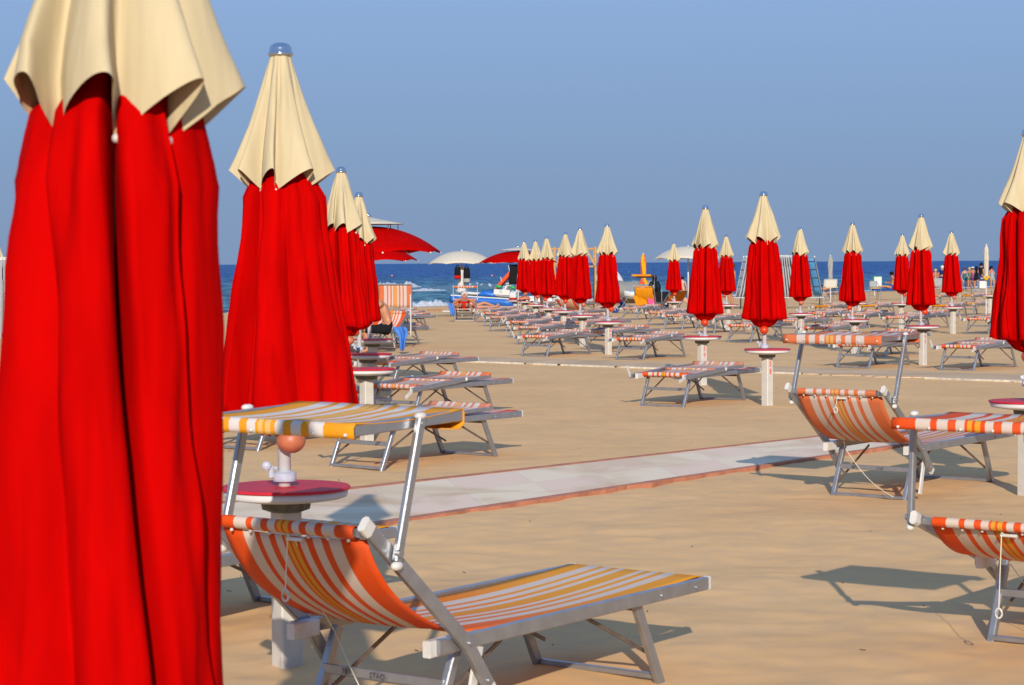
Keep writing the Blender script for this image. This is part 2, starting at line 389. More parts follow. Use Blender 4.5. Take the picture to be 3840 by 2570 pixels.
def axis(segs):
    out = [segs[0][0]]
    for a, b, st in segs:
        n = max(1, int(round((b-a)/st)))
        out += [a+(b-a)*(i+1)/n for i in range(n)]
    return out
def build_ground():
    ys = axis([(-60, -4, 8), (-4, 2, 0.5), (2, 7, 0.12), (7, 16, 0.045), (16, 30, 0.09), (30, 60, 0.25), (60, 100, 1.0), (100, 320, 4)])
    xs = axis([(-160, -20, 20), (-20, -8, 2), (-8, -3, 0.4), (-3, 4.5, 0.05), (4.5, 9, 0.10), (9, 16, 0.35), (16, 40, 2), (40, 160, 10)])
    mb = MB(); rows = []
    for y in ys:
        row = []
        for x in xs:
            z = base_ground(x, y)
            if 4 < y < 90 and -9 < x < 18:
                r = relief(x, y)
                t = in_far_path(x, y)
                if 25 < y < 42:
                    if -0.05 < t < 1.9: r *= 0.25
                    elif -0.4 < t < -0.05: r = r*0.6-0.012
                z += r
            row.append((x, y, z))
        rows.append(row)
    mb.sheet(rows)
    o = mb.build('sand', M['sand'], smooth=True); o.name = 'beach_sand'
    tag(o, kind='structure')
build_ground_later = build_ground

# sea
mb = MB()
ys = axis([(60, 200, 20), (200, 1000, 200), (1000, 12000, 2200)]); xs = axis([(-9000, -1000, 2000), (-1000, 1000, 250), (1000, 9000, 2000)])
mb.sheet([[(x, y, SEA_Z) for x in xs] for y in ys])
tag(mb.build('sea', M['sea']), kind='structure')

def wave_strip(name, x0, x1, offset, width, height, seed, m, smoothx=1.0, label=None):
    # breaking crest running parallel to the waterline
    n = int((x1-x0)/0.12); rows = []; K = 9
    for i in range(n+1):
        x = x0+(x1-x0)*i/n; yb = shore_y(x)+offset
        e = min(1, (i/n)/0.18, (1-i/n)/0.18); e = e*e*(3-2*e)
        q = 0.55+0.45*noise.noise(Vector((x*0.5, seed, 0)))+0.45*noise.noise(Vector((x*1.9, seed, 3)))+0.35*noise.noise(Vector((x*6.0, seed, 5)))
        h = max(0.02, height*q)*e; row = []
        for k in range(K):
            t = k/(K-1); a = t*PI
            jit = 0.25*noise.noise(Vector((x*3, t*4, seed)))
            row.append((x+0.15*jit, yb+(t-0.5)*width*(0.6+0.4*e)+jit*0.5, SEA_Z-0.03+h*math.sin(a)**0.8*(1+0.5*noise.noise(Vector((x*5, t*5, seed))))))
        rows.append(row)
    mb = MB(); mb.sheet(rows); o = mb.build(name, m, smooth=True)
    tag(o, kind='stuff', label=label); return o
wave_strip('sea_foam', -14, 6.5, 0.6, 2.2, 0.42, 1.0, M['foam'], label='white foam of small waves breaking on the waterline')
wave_strip('sea_foam', 6, 60, 1.2, 2.0, 0.16, 2.0, M['foam'], label='thin line of foam along the waterline to the right')
wave_strip('sea_foam', -17, -8.2, 96, 5, 0.75, 4.0, M['foam'], label='white crest of the breaker behind the upright striped lounger')
wave_strip('sea_foam', -8.6, -5.0, 66, 2.5, 0.22, 6.0, M['foam'], label='short low crest of foam right of the breaker')
wave_strip('sea_foam', -4.2, -1.6, 86, 4, 0.55, 8.0, M['foam'], label='white crest behind the bow of the pedal boat')
wave_strip('sea_foam', -2.0, 3.5, 46, 2.5, 0.22, 9.0, M['foam'], label='low foam behind the pedal boat')
wave_strip('sea_wave', -9, 1.5, 74, 10, 0.55, 5.0, M['wave'], label='green face of a low swell right of the breaker')

# ------------------------------------------------------------------ walkway of slabs
def line_pts(a, b, xs_): return [G(x, a[1]+(b[1]-a[1])*(x-a[0])/(b[0]-a[0])) for x in xs_]
def strip(name, near, far, z0, z1, m, parent, nseg=120, a=0.0, b=1.0, wob=0.0, vrep=1):
    mb = MB(); rows = []; 
    rngs = [0.0]*(nseg+1)
    top0 = []; top1 = []
    for i in range(nseg+1):
        t = i/nseg; p = near[0].lerp(near[1], t); q = far[0].lerp(far[1], t)
        w0 = wob*noise.noise(Vector((t*60, 1, 0))) if wob else 0
        aa = p.lerp(q, a+w0); bb = p.lerp(q, b)
        rows.append(([Vector((aa.x, aa.y, z0)), Vector((aa.x, aa.y, z1)), Vector((bb.x, bb.y, z1)), Vector((bb.x, bb.y, z0))], t))
    mb.sheet([r[0] for r in rows], [[(r[1], 0), (r[1], 0), (r[1], 1), (r[1], 1)] for r in rows])
    return mb.build(name, m, parent)
def slab_mat():
    m, nt, b = mat('walkway_slabs'); L = nt.links
    b.inputs['Roughness'].default_value = 0.95; b.inputs['Specular IOR Level'].default_value = 0.05
    uv = nt.nodes.new('ShaderNodeUVMap'); mp = nt.nodes.new('ShaderNodeMapping'); mp.inputs['Scale'].default_value = (23.0, 2.0, 1)
    L.new(uv.outputs['UV'], mp.inputs['Vector'])
    ch = nt.nodes.new('ShaderNodeTexChecker'); ch.inputs['Scale'].default_value = 1.0
    ch.inputs['Color1'].default_value = (0.75, 0.62, 0.45, 1); ch.inputs['Color2'].default_value = (0.73, 0.56, 0.43, 1)
    L.new(mp.outputs['Vector'], ch.inputs['Vector'])
    sep = nt.nodes.new('ShaderNodeSeparateXYZ'); L.new(mp.outputs['Vector'], sep.inputs[0])
    def joint(out, wd):
        fr = nt.nodes.new('ShaderNodeMath'); fr.operation = 'FRACT'; L.new(out, fr.inputs[0])
        pp = nt.nodes.new('ShaderNodeMath'); pp.operation = 'PINGPONG'; pp.inputs[1].default_value = 0.5; L.new(fr.outputs[0], pp.inputs[0])
        lt = nt.nodes.new('ShaderNodeMath'); lt.operation = 'LESS_THAN'; lt.inputs[1].default_value = wd; L.new(pp.outputs[0], lt.inputs[0]); return lt
    j1 = joint(sep.outputs['X'], 0.008); j2 = joint(sep.outputs['Y'], 0.01)
    mxx = nt.nodes.new('ShaderNodeMath'); mxx.operation = 'MAXIMUM'; L.new(j1.outputs[0], mxx.inputs[0]); L.new(j2.outputs[0], mxx.inputs[1])
    mj = nt.nodes.new('ShaderNodeMix'); mj.data_type = 'RGBA'; mj.inputs['B'].default_value = (0.66, 0.55, 0.42, 1)
    L.new(mxx.outputs[0], mj.inputs['Factor']); L.new(ch.outputs['Color'], mj.inputs['A'])
    tc = nt.nodes.new('ShaderNodeTexCoord'); n = nt.nodes.new('ShaderNodeTexNoise'); n.inputs['Scale'].default_value = 0.9; n.inputs['Detail'].default_value = 7; n.inputs['Distortion'].default_value = 1.0
    L.new(tc.outputs['Object'], n.inputs['Vector'])
    mr = nt.nodes.new('ShaderNodeMapRange'); mr.inputs['From Min'].default_value = 0.47; mr.inputs['From Max'].default_value = 0.70; mr.inputs['To Max'].default_value = 0.85; L.new(n.outputs['Fac'], mr.inputs['Value'])
    ms = nt.nodes.new('ShaderNodeMix'); ms.data_type = 'RGBA'; ms.inputs['B'].default_value = (0.52, 0.36, 0.21, 1)
    L.new(mr.outputs[0], ms.inputs['Factor']); L.new(mj.outputs['Result'], ms.inputs['A']); L.new(ms.outputs['Result'], b.inputs['Base Color'])
    return m
M['slab'] = slab_mat()
M['kerb'] = plain('terracotta_edge', (0.46, 0.17, 0.09), rough=0.85, bump=0.5, bscale=30, var=0.3, vscale=7)
near = line_pts((1483, 1967), (3098, 1721), (60, 4600)); far = line_pts((820, 1893), (3065, 1644), (60, 4600))
wk = empty('slab_walkway', near[0].lerp(near[1], 0.4), label='walkway of pale pink and white slabs with terracotta edges crossing the sand', cat='walkway')
wk.location = (0, 0, 0)
strip('slab_surface', near, far, -0.05, 0.020, M['slab'], wk, a=0.05, b=0.93)
strip('edge_strip', near, far, -0.05, 0.024, M['kerb'], wk, a=-0.01, b=0.049, wob=0.035)
strip('edge_strip', near, far, -0.05, 0.024, M['kerb'], wk, a=0.931, b=0.99)
tag(wk, kind='structure'); wk.name = 'walkway'
for k_ in ('label', 'category'):
    if k_ in wk: del wk[k_]
# far sand-covered path
m_fp = plain('sandy_concrete', (0.56, 0.395, 0.245), rough=0.95, spec=0.05, bump=0.3, bscale=14, var=0.18, vscale=1.2)
m_fe = plain('pale_kerb', (0.60, 0.52, 0.40), rough=0.8, var=0.2, vscale=2)
a0 = G(1560, 1352); a1 = G(4300, 1452); nrm = Vector((-(a1-a0).y, (a1-a0).x, 0)).normalized()
def fpath(name, m, d0, d1, z, t0=0.0, t1=1.0, wob=0.0, parent=None):
    mb = MB(); n = 200; rows = []
    for i in range(n+1):
        t = t0+(t1-t0)*i/n; p = a0.lerp(a1, t); g = base_ground(p.x, p.y)
        wv = wob*noise.noise(Vector((t*45, d0*9, 0)))+wob*0.5*noise.noise(Vector((t*160, d0*9, 2)))
        q0 = p+nrm*(d0+wv); q1 = p+nrm*(d1-wv*0.7)
        rows.append([(q0.x, q0.y, g-0.05), (q0.x, q0.y, g+z), (q1.x, q1.y, g+z), (q1.x, q1.y, g-0.05)])
    mb.sheet(rows); return mb.build(name, m, parent)
tag(fpath('path', m_fp, 0.10, 1.6, 0.012, wob=0.35), kind='structure')
e_ = empty('path_kerb', (0, 0, 0)); tag(e_, kind='structure')
for t0, t1 in ((0.04, 0.19), (0.205, 0.245), (0.25, 0.335), (0.345, 0.52), (0.53, 0.60), (0.755, 0.95)):
    fpath('kerb_piece', m_fe, -0.02, 0.07, 0.026, t0, t1, wob=0.03, parent=e_)

# ------------------------------------------------------------------ closed parasols
def fold_mesh(name, prof, nl, depth, m, seed, res=224, hem=0.0, kappa=0.55, lean=0.0, sharp=0.6, wr=0.006, twist=0.15, bead=None, phase=None, soft=False, lnr=0.12, spiral=0.0, gaps=None, secamp=1.0):
    """Gathered cloth hanging round a pole. prof: list of (drop, radius, fold_amount)."""
    R_ = random.Random(seed)
    ws = [1+R_.uniform(-0.28, 0.28) for _ in range(nl)]; tot = sum(ws); ws = [x/tot*2*PI for x in ws]
    dp = [depth*R_.uniform(0.8, 1.25) for _ in range(nl)]
    rr = [R_.uniform(0.93, 1.05) for _ in range(nl)]
    ln = [lean+R_.uniform(-lnr, lnr) for _ in range(nl)]
    th0 = R_.uniform(0, 2*PI) if phase is None else phase
    dr = [R_.uniform(-1, 1)*twist for _ in range(nl)]
    gd = [depth*R_.uniform(0.75, 1.15)*(1.0 if soft or R_.random() < 0.6 else 0.45) for _ in range(nl)]
    gw = [R_.uniform(0.05, 0.13) for _ in range(nl)]
    if gaps: gw = [0.07 if gaps[q % len(gaps)] > 0.5 else R_.uniform(0.12, 0.22) for q in range(nl)]
    if gaps: gd = [gaps[q % len(gaps)] for q in range(nl)]
    sec = [[(R_.uniform(0.25, 0.75), R_.uniform(0.25, 0.75), secamp*R_.uniform(0.02, 0.09), R_.uniform(0.05, 0.12)/max(0.5, secamp)) for _ in range(2)] for _ in range(nl)]
    rows = []; valleys = []
    maxd = prof[-1][0]
    dense = []
    for i in range(len(prof)-1):
        st = max(1, int(round((prof[i+1][0]-prof[i][0])/0.045)))
        for k in range(st):
            t = k/st; dense.append(tuple(prof[i][j]*(1-t)+prof[i+1][j]*t for j in range(3)))
    dense.append(prof[-1])
    per = res//nl
    for (d, r, fa) in dense:
        row = []; th = th0; q = (d-dense[0][0])/(maxd-dense[0][0])
        for l in range(nl):
            wd = ws[l]
            # neighbouring creases drift as they run down
            sh0 = dr[l]*q*wd; sh1 = dr[(l+1) % nl]*q*ws[(l+1) % nl]
            g0, g1 = gd[l], gd[(l+1) % nl]; w0, w1 = gw[l], gw[(l+1) % nl]
            for k in range(per):
                s = k/per
                if soft:
                    lobe = (0.5-0.5*math.cos(2*PI*s))**sharp; zl = lobe**1.1
                    dd = g0 if s < 0.5 else g1
                    val = 1-fa*dd*(1-lobe)
                else:
                    m_ = s if s < 0.5 else 1-s; dd = g0 if s < 0.5 else g1; ww = w0 if s < 0.5 else w1
                    cre = math.exp(-(m_/ww)**2)
                    lobe = math.sin(PI*s); zl = lobe
                    val = 1-fa*(dd*cre+0.16*(1-lobe))
                    for (c0, c1, ca_, cw_) in sec[l]:
                        val -= fa*ca_*math.exp(-((s-(c0+(c1-c0)*q))/cw_)**2)
                a = th+s*wd - kappa*fa*wd*math.sin(2*PI*s)/(2*PI)*1.6 + ln[l]*fa*wd*math.sin(PI*s)**2 + sh0*(1-s)+sh1*s + spiral*q
                rad_ = r*(1+(rr[l]-1)*lobe*fa)*val
                rad_ += wr*noise.noise(Vector((math.cos(a)*3+seed, math.sin(a)*3, d*3.5)))*2*min(1, q*4+0.1)
                rad_ += wr*0.6*noise.noise(Vector((math.cos(a)*9+seed, math.sin(a)*9, d*6)))*min(1, q*4)
                z = -d-hem*fa*(1-zl)*(q**2)
                row.append((rad_*math.cos(a), rad_*math.sin(a), z))
            th += wd
        row.append(row[0]); rows.append(row)
    n = len(rows[0])
    last = rows[-1]
    for l in range(nl): valleys.append(last[l*per])
    mb = MB(); mb.sheet(rows)
    me = mb.mesh(name, m, smooth=True)
    bm = bmesh.new(); bm.from_mesh(me); bmesh.ops.remove_doubles(bm, verts=bm.verts, dist=1e-6); bm.to_mesh(me); bm.free()
    me.polygons.foreach_set('use_smooth', [True]*len(me.polygons))
    return me, valleys

CAP = [(0.045, 0.040, 0.05), (0.09, 0.052, 0.35), (0.2, 0.086, 0.6), (0.34, 0.132, 0.8), (0.46, 0.180, 1.0), (0.52, 0.207, 1.15)]
REDP = [(0.40, 0.04, 0.3), (0.50, 0.078, 0.6), (0.56, 0.130, 0.8), (0.63, 0.170, 0.9), (0.8, 0.186, 0.95), (1.1, 0.217, 1.0), (1.35, 0.246, 1.0), (1.45, 0.258, 1.0), (1.456, 0.240, 1.0), (1.462, 0.165, 0.8), (1.53, 0.105, 0.6), (1.555, 0.05, 0.4)]
def parasol_proto(name, seed, cap=CAP, red=REDP, ncap=8, nred=8, cdepth=0.40, rdepth=0.58, ball='ball', phase=None, total=2.46, ballside=1, lean=0.0, hem=0.072, phr=None, rspiral=0.15, rgaps=None, rsec=1.0, balldrop=0.0, ballr=0.052):
    root = empty(name, (0, 0, 0))
    H = total
    def add(nm, me):
        o = bpy.data.objects.new(nm, me); COL.objects.link(o); o.parent = root; o.location = (0, 0, H); return o
    cme, val = fold_mesh('top_cover', cap, ncap, cdepth, M['cream'], seed, hem=hem, kappa=0.05, lean=lean+0.16, sharp=1.0, wr=0.005, twist=0.05, phase=phase, soft=True, lnr=0.34, res=270)
    capo = add('top_cover', cme)
    for v in val:
        if math.hypot(v[0], v[1]) > 0.02:
            b = MB().ball((v[0]*1.02, v[1]*1.02, v[2]-0.003), 0.0095, 8).mesh('bead', M['wplastic'], True)
            bo = bpy.data.objects.new('bead', b); COL.objects.link(bo); bo.parent = capo
    rme, _ = fold_mesh('red_canopy', red, nred, rdepth, M['red'], seed+5, kappa=0.0, lean=0.1, wr=0.010, twist=0.30, phase=phr, lnr=0.35, hem=0.03, res=378, spiral=rspiral, gaps=rgaps, secamp=rsec)
    add('canopy', rme)
    mb = MB(); mb.lathe([(0.050, -0.055), (0.052, -0.045), (0.047, -0.040), (0.046, -0.025), (0.040, -0.012), (0.026, -0.003), (0.006, 0.0)], n=24)
    add('finial', mb.mesh('finial', M['chrome'], True))
    mb = MB(); mb.tube([(0, 0, -H+0.30), (0, 0, -0.06)], 0.0265, 20); pole = add('pole', mb.mesh('pole', M['wpole'], True))
    zt = 0.662-H
    mb = MB(); mb.lathe([(0.047, zt+0.003), (0.049, zt+0.012), (0.049, zt+0.036), (0.034, zt+0.042), (0.028, zt+0.046)], n=28)
    mb.tube([(-0.052, -0.02, zt+0.02), (-0.052, -0.02, zt+0.062)], 0.012, 8); mb.ball((-0.070, -0.035, zt+0.068), 0.02, 10, (1, 0.6, 1)); mb.tube([(-0.052, -0.02, zt+0.06), (-0.03, -0.01, zt+0.055)], 0.007, 6)
    add('clamp', mb.mesh('clamp', M['gplastic'], False))
    bx = 0.034*ballside
    mb = MB(); mb.ball((bx, -0.055, -1.585-balldrop), ballr, 18, (1, 1, 0.9)); mb.tube([(-0.03, -0.03, -1.56-balldrop), (bx, -0.05, -1.555-balldrop)], 0.016, 8)
    add('tie_ball', mb.mesh('tie_ball', M[ball], True))
    return root
PR = [parasol_proto('closed_parasol', 11), parasol_proto('closed_parasol', 23, lean=0.12, ball='ball_faded'), parasol_proto('closed_parasol', 37, lean=-0.12, ballside=-1),
      parasol_proto('closed_parasol', 52, lean=0.2, nred=8, ncap=8)]
used = [False]*4
GP = 'closed red and cream parasols'
def put_parasol(x, ytop, Y, proto, label, group=GP, rz=None, sxy=1.0):
    p = P(x, ytop, Y); src = PR[proto]
    o = src if not used[proto] else copy_tree(src)
    used[proto] = True
    o.location = (p.x, p.y, p.z-2.46); o.rotation_euler = (rad(random.uniform(-0.8, 0.8)), rad(random.uniform(-0.6, 0.6)), random.uniform(-0.9, 0.9) if rz is None else rz)
    if rz is None: pass
    o.scale = (sxy, sxy, 1)
    tag(o, label, 'beach umbrella', group)
    return o

def post_proto():
    root = empty('parasol_post', (0, 0, 0))
    mb = MB(); s = 0.098; mb.bar((0, 0, -0.3), (0, 0, 0.60), s, s, up=(0, 1, 0), ch=0.07); p = mb.build('post', M['post'], root); p.rotation_euler = (0, 0, rad(38))
    mb = MB(); mb.lathe([(0.07, 0.555), (0.098, 0.565), (0.104, 0.598)], n=8); mb.build('socket', M['socket'], root).rotation_euler = (0, 0, rad(10))
    mb = MB(); mb.lathe([(0.10, 0.595), (0.17, 0.603), (0.238, 0.614), (0.250, 0.618), (0.254, 0.624), (0.256, 0.648)], n=56); mb.build('table_rim', M['tablewhite'], root, True)
    mb = MB(); mb.lathe([(0.262, 0.648), (0.266, 0.651), (0.266, 0.656), (0.262, 0.6605), (0.05, 0.6605)], n=64); t = mb.build('table_top', M['tabletop'], root)
    return root
PP = post_proto(); pp_used = False
def numeral(root, txt, z=0.46, size=0.098, face=1):
    me = text_mesh('\n'.join(txt), size, M['redpaint'])
    o = bpy.data.objects.new('painted_number', me); COL.objects.link(o); o.parent = root
    th = rad(38)   # the post's right-hand face as seen from the sea-facing walkway
    nx, ny = math.sin(th), -math.cos(th)
    ang = math.atan2(ny, nx)
    nx, ny = math.cos(rad(-52)), math.sin(rad(-52))
    o.location = (nx*0.0495+0.0*ny, ny*0.0495, z)
    o.rotation_euler = (PI/2, 0, rad(38)); o.scale = (0.72, 0.92, 1)
    return o
GT = 'white posts carrying round red table tops'
def put_post(x, ytab, Y, label, num=None, group=GT, post_h=None):
    global pp_used
    p = P(x, ytab, Y)
    o = PP if not pp_used else copy_tree(PP)
    pp_used = True
    o.location = (p.x, p.y, p.z-0.655); tag(o, label, 'table post', group)
    o.rotation_euler = (0, 0, random.uniform(-0.08, 0.08))
    if num: NUMS.append((o, num))
    return o
NUMS = []

# near pair, built singly ---------------------------------------------------
CAP1 = [(0.045, 0.040, 0.05), (0.09, 0.055, 0.35), (0.2, 0.095, 0.6), (0.34, 0.142, 0.8), (0.46, 0.190, 1.0), (0.52, 0.212, 1.2)]
RED1 = [(0.40, 0.04, 0.3), (0.50, 0.085, 0.6), (0.58, 0.152, 0.9), (0.70, 0.182, 1.0), (0.9, 0.185, 1.0), (1.1, 0.194, 1.0), (1.5, 0.226, 1.0), (1.72, 0.240, 1.0), (1.76, 0.16, 0.8), (1.79, 0.06, 0.5)]
u1 = parasol_proto('closed_parasol', 91, cap=CAP1, red=RED1, ncap=8, nred=7, cdepth=0.40, rdepth=0.70, total=2.46, lean=0.25, hem=0.085, rspiral=0.75, rsec=0.5, rgaps=[0.75, 0.22, 0.12, 0.25, 0.3, 0.15, 0.10], phase=0.2, phr=rad(-92))
for c_ in u1.children:
    if c_.name.startswith('canopy'): c_.location.x = -0.004
p = P(487, 262, 3.78); u1.rotation_euler = (0, rad(2.0), 0); u1.location = (p.x-2.46*math.sin(rad(2.0)), p.y, p.z+0.50-2.46)
tag(u1, 'closed parasol closest to the camera, its red canopy filling the left of the photo', 'beach umbrella', GP)
RED2 = [(0.40, 0.04, 0.3), (0.50, 0.080, 0.6), (0.56, 0.135, 0.8), (0.63, 0.174, 0.9), (0.8, 0.190, 0.95), (1.1, 0.236, 1.0), (1.35, 0.280, 1.0), (1.50, 0.308, 1.0), (1.506, 0.265, 1.0), (1.512, 0.19, 0.9), (1.59, 0.12, 0.7)]
u2 = parasol_proto('closed_parasol', 8, balldrop=0.038, ballr=0.060, rgaps=[0.5, 0.2, 0.42, 0.15, 0.5, 0.25, 0.4, 0.2], red=RED2, ncap=8, nred=8, ball='ball_faded', lean=0.1, phase=0.1)
p = P(1052, 160, 8.75); u2.location = (p.x, p.y, p.z-2.46)
tag(u2, 'closed parasol with whole cream cap, silver dome and hanging red canopy, second from left', 'beach umbrella', GP)

# (x, ytop, Y, proto, label)
for a in [
    (1287, 625, 19.5, 1, 'closed parasol just behind the second parasol from the left, partly hidden by it'),
    (1342, 720, 24.2, 2, 'closed parasol in the left row, fourth from the left and half hidden'),
    (-12, 914, 46, 0, 'closed parasol at the far left edge, mostly hidden by the nearest parasol'),
    (2868, 717, 24.4, 0, 'tallest closed parasol right of centre, standing in post 58'),
    (2641, 770, 28.9, 3, 'closed parasol standing in post 59, left of post 58'),
    (2279, 839, 39.5, 0, 'closed parasol nearest the camera in the slanting row of six'),
    (2175, 853, 43.8, 1, 'second closed parasol from the right in the slanting row of six'),
    (2116, 870, 48.9, 3, 'third closed parasol from the right in the slanting row of six'),
    (2051, 887, 53.8, 2, 'fourth closed parasol from the right in the slanting row of six'),
    (2010, 899, 59.3, 0, 'fifth closed parasol from the right in the slanting row of six'),
    (1966, 903, 63.7, 1, 'farthest and leftmost closed parasol of the slanting row of six'),
    (2724, 880, 55.0, 2, 'closed parasol in front of a standing bather, left of the tall parasol in post 58'),
    (2528, 908, 65.0, 0, 'small closed parasol between the orange sunshade lounger and post 59 parasol'),
    (3001, 852, 44.7, 1, 'closed parasol in front of the stack of folded sunbeds'),
    (3196, 833, 39.5, 2, 'closed parasol right of the folded grey parasol'),
    (3383, 876, 55.0, 0, 'small closed parasol just left of a taller one, in front of a seated man'),
    (3453, 803, 34.5, 3, 'tall closed parasol above the table post left of the group of people'),
    (3571, 866, 50.8, 1, 'closed parasol in front of the group of people at the right'),
]: put_parasol(*a)
o = put_parasol(3868, 478, 14.8, 2, 'big closed parasol cut by the right edge of the photo', rz=0.3, sxy=1.12)

put_post(1072, 1828, 8.75, 'table post seen under the striped sunshade of the nearest lounger')
put_post(1374, 1384, 19.6, 'lower round table beside the second parasol from the left')
put_post(1380, 1328, 23.4, 'round table with a small dark cup, beside the knee of a bather')
put_post(1397, 1273, 27.9, 'round table next to the seated bather in black')
put_post(2877, 1310, 24.4, 'white post painted with red number 58', '58')
put_post(2633, 1262, 28.9, 'white post painted with red number 59', '59')
put_post(2281, 1207, 39.5, 'white post with red number 40 under the nearest parasol of the slanting row', '40')
put_post(2184, 1183, 43.8, 'white post with red number 25 behind post 40', '25')
put_post(2113, 1166, 48.9, 'third post from the right in the slanting row, unnumbered')
put_post(2057, 1156, 53.8, 'fourth post from the right in the slanting row')
put_post(2009, 1143, 59.3, 'fifth post from the right in the slanting row')
put_post(1969, 1130, 63.7, 'sixth post of the slanting row, with a coral towel on its table')
put_post(1932, 1126, 67.0, 'last post of the slanting row, with a red and white bag on its table')
put_post(2730, 1143, 55.0, 'post and table behind the parasol of post 59')
put_post(2528, 1130, 65.0, 'post and table of the small parasol beside the orange lounger')
put_post(3004, 1176, 44.7, 'post with faded red number below the parasol by the stacked sunbeds', '37')
put_post(3205, 1199, 39.5, 'post with red number 42 in the right-hand group', '42')
put_post(3380, 1138, 55.0, 'post with faint red number behind the tall right-hand parasol', '44')
put_post(3461, 1222, 34.5, 'wide table post with faint red number 60 left of the striped flat sunbeds', '60')
put_post(3574, 1151, 50.8, 'plain post and table at right below the parasol by the group of people')
put_post(3852, 1505, 14.9, 'red round table cut by the right edge of the photo')
put_post(3712, 1107, 66.0, 'small post with pale table under the folded cream parasol')
for (x, y, Y, lb) in ((2262, 1146, 74, 'plain far post left of the blue chair'), (3188, 1136, 72, 'left of two far plain posts behind the right parasol'), (3222, 1136, 73, 'right of two far plain posts behind the right parasol'), (2076, 1108, 80, 'pale far post with round top behind the slanting row')):
    put_post(x, y, Y, lb)

# ------------------------------------------------------------------ sun loungers
W_ = 0.66; LEN = 1.765; YAW = math.atan2(0.807, 0.59); ZR = 0.35; PIV = 0.124; UC, VC = 0.85, 0.33
def L3(u, v, z): return Vector((u-UC, v-VC, z))
def lg_common(root, seat_mat, roll=False):
    for v in (0.0, W_):
        r = MB().bar(L3(0.0, v, ZR), L3(LEN, v, ZR), 0.026, 0.052).build('side_rail', M['metal'], root)
        MB().bar(L3(LEN-0.004, v, ZR), L3(LEN+0.008, v, ZR), 0.030, 0.056).build('end_cap', M['wplastic'], r)
        s_ = 1 if v == 0 else -1
        MB().bar(L3(-0.03, v+s_*0.022, ZR-0.005), L3(0.105, v+s_*0.022, ZR-0.005), 0.036, 0.058, ch=0.1).build('hinge_block', M['wplastic'], r)
        for u in (0.155, LEN-0.36, LEN-0.1): MB().tube([L3(u, v-s_*0.012, ZR-0.005), L3(u, v-s_*0.018, ZR-0.005)], 0.008, 10).build('bolt', M['metal'], r)
    i_ = 0.055
    # head legs
    for v in (i_, W_-i_):
        MB().bar(L3(0.185, v, ZR-0.01), L3(0.0, v, -0.06), 0.030, 0.040, up=(1, 0, 0)).build('leg', M['metal'], root)
    for v in (i_-0.018, W_-i_+0.018):
        MB().bar(L3(1.29, v, ZR-0.02), L3(1.49, v, -0.06), 0.026, 0.045, up=(1, 0, 0)).build('leg', M['metal'], root)
    MB().bar(L3(0.105, i_, 0.20), L3(0.105, W_-i_, 0.20), 0.014, 0.034).build('stretcher', M['metal'], root)
    MB().bar(L3(0.022, i_, 0.012), L3(0.022, W_-i_, 0.012), 0.030, 0.022).build('stretcher', M['metal'], root)
    MB().bar(L3(1.465, i_, 0.012), L3(1.465, W_-i_, 0.012), 0.030, 0.022).build('stretcher', M['metal'], root)
    MB().bar(L3(1.31, i_, ZR-0.045), L3(1.31, W_-i_, ZR-0.045), 0.030, 0.022).build('stretcher', M['dark_metal'], root)
    for v in (i_+0.03, W_-i_-0.03):
        MB().bar(L3(0.05, v, 0.10), L3(0.52, v, ZR-0.03), 0.008, 0.016).build('brace', M['dark_metal'], root)
        MB().bar(L3(1.44, v, 0.11), L3(0.98, v, ZR-0.03), 0.008, 0.016).build('brace', M['dark_metal'], root)
    MB().bar(L3(LEN-0.03, 0.01, ZR+0.01), L3(LEN-0.03, W_-0.01, ZR+0.01), 0.02, 0.02).build('end_bar', M['metal'], root)
    # seat fabric wraps over both cross bars
    rows = []; uvs = []; N = 18
    prof = []
    zt = ZR+0.026
    if roll: prof += [(PIV-0.015, zt-0.045), (PIV-0.035, zt-0.03), (PIV-0.04, zt-0.008), (PIV-0.02, zt+0.004)]
    for k in range(17):
        t = k/16; u = PIV+0.01+(LEN-0.04-PIV)*t; prof.append((u, zt+0.004-0.022*math.sin(PI*t)))
    prof += [(LEN-0.005, zt-0.004), (LEN-0.008, zt-0.03)]
    for i, (u, z) in enumerate(prof):
        rows.append([L3(u, 0.018+(W_-0.036)*j/N, z-0.012*math.sin(PI*j/N)*math.sin(PI*min(1, max(0, (u-PIV)/(LEN-PIV))))) for j in range(N+1)])
        uvs.append([(1-j/N, max(0, (u-PIV)/(LEN-PIV))) for j in range(N+1)])
    MB().sheet(rows, uvs).build('seat_fabric', seat_mat, root, True, thick=0.003)

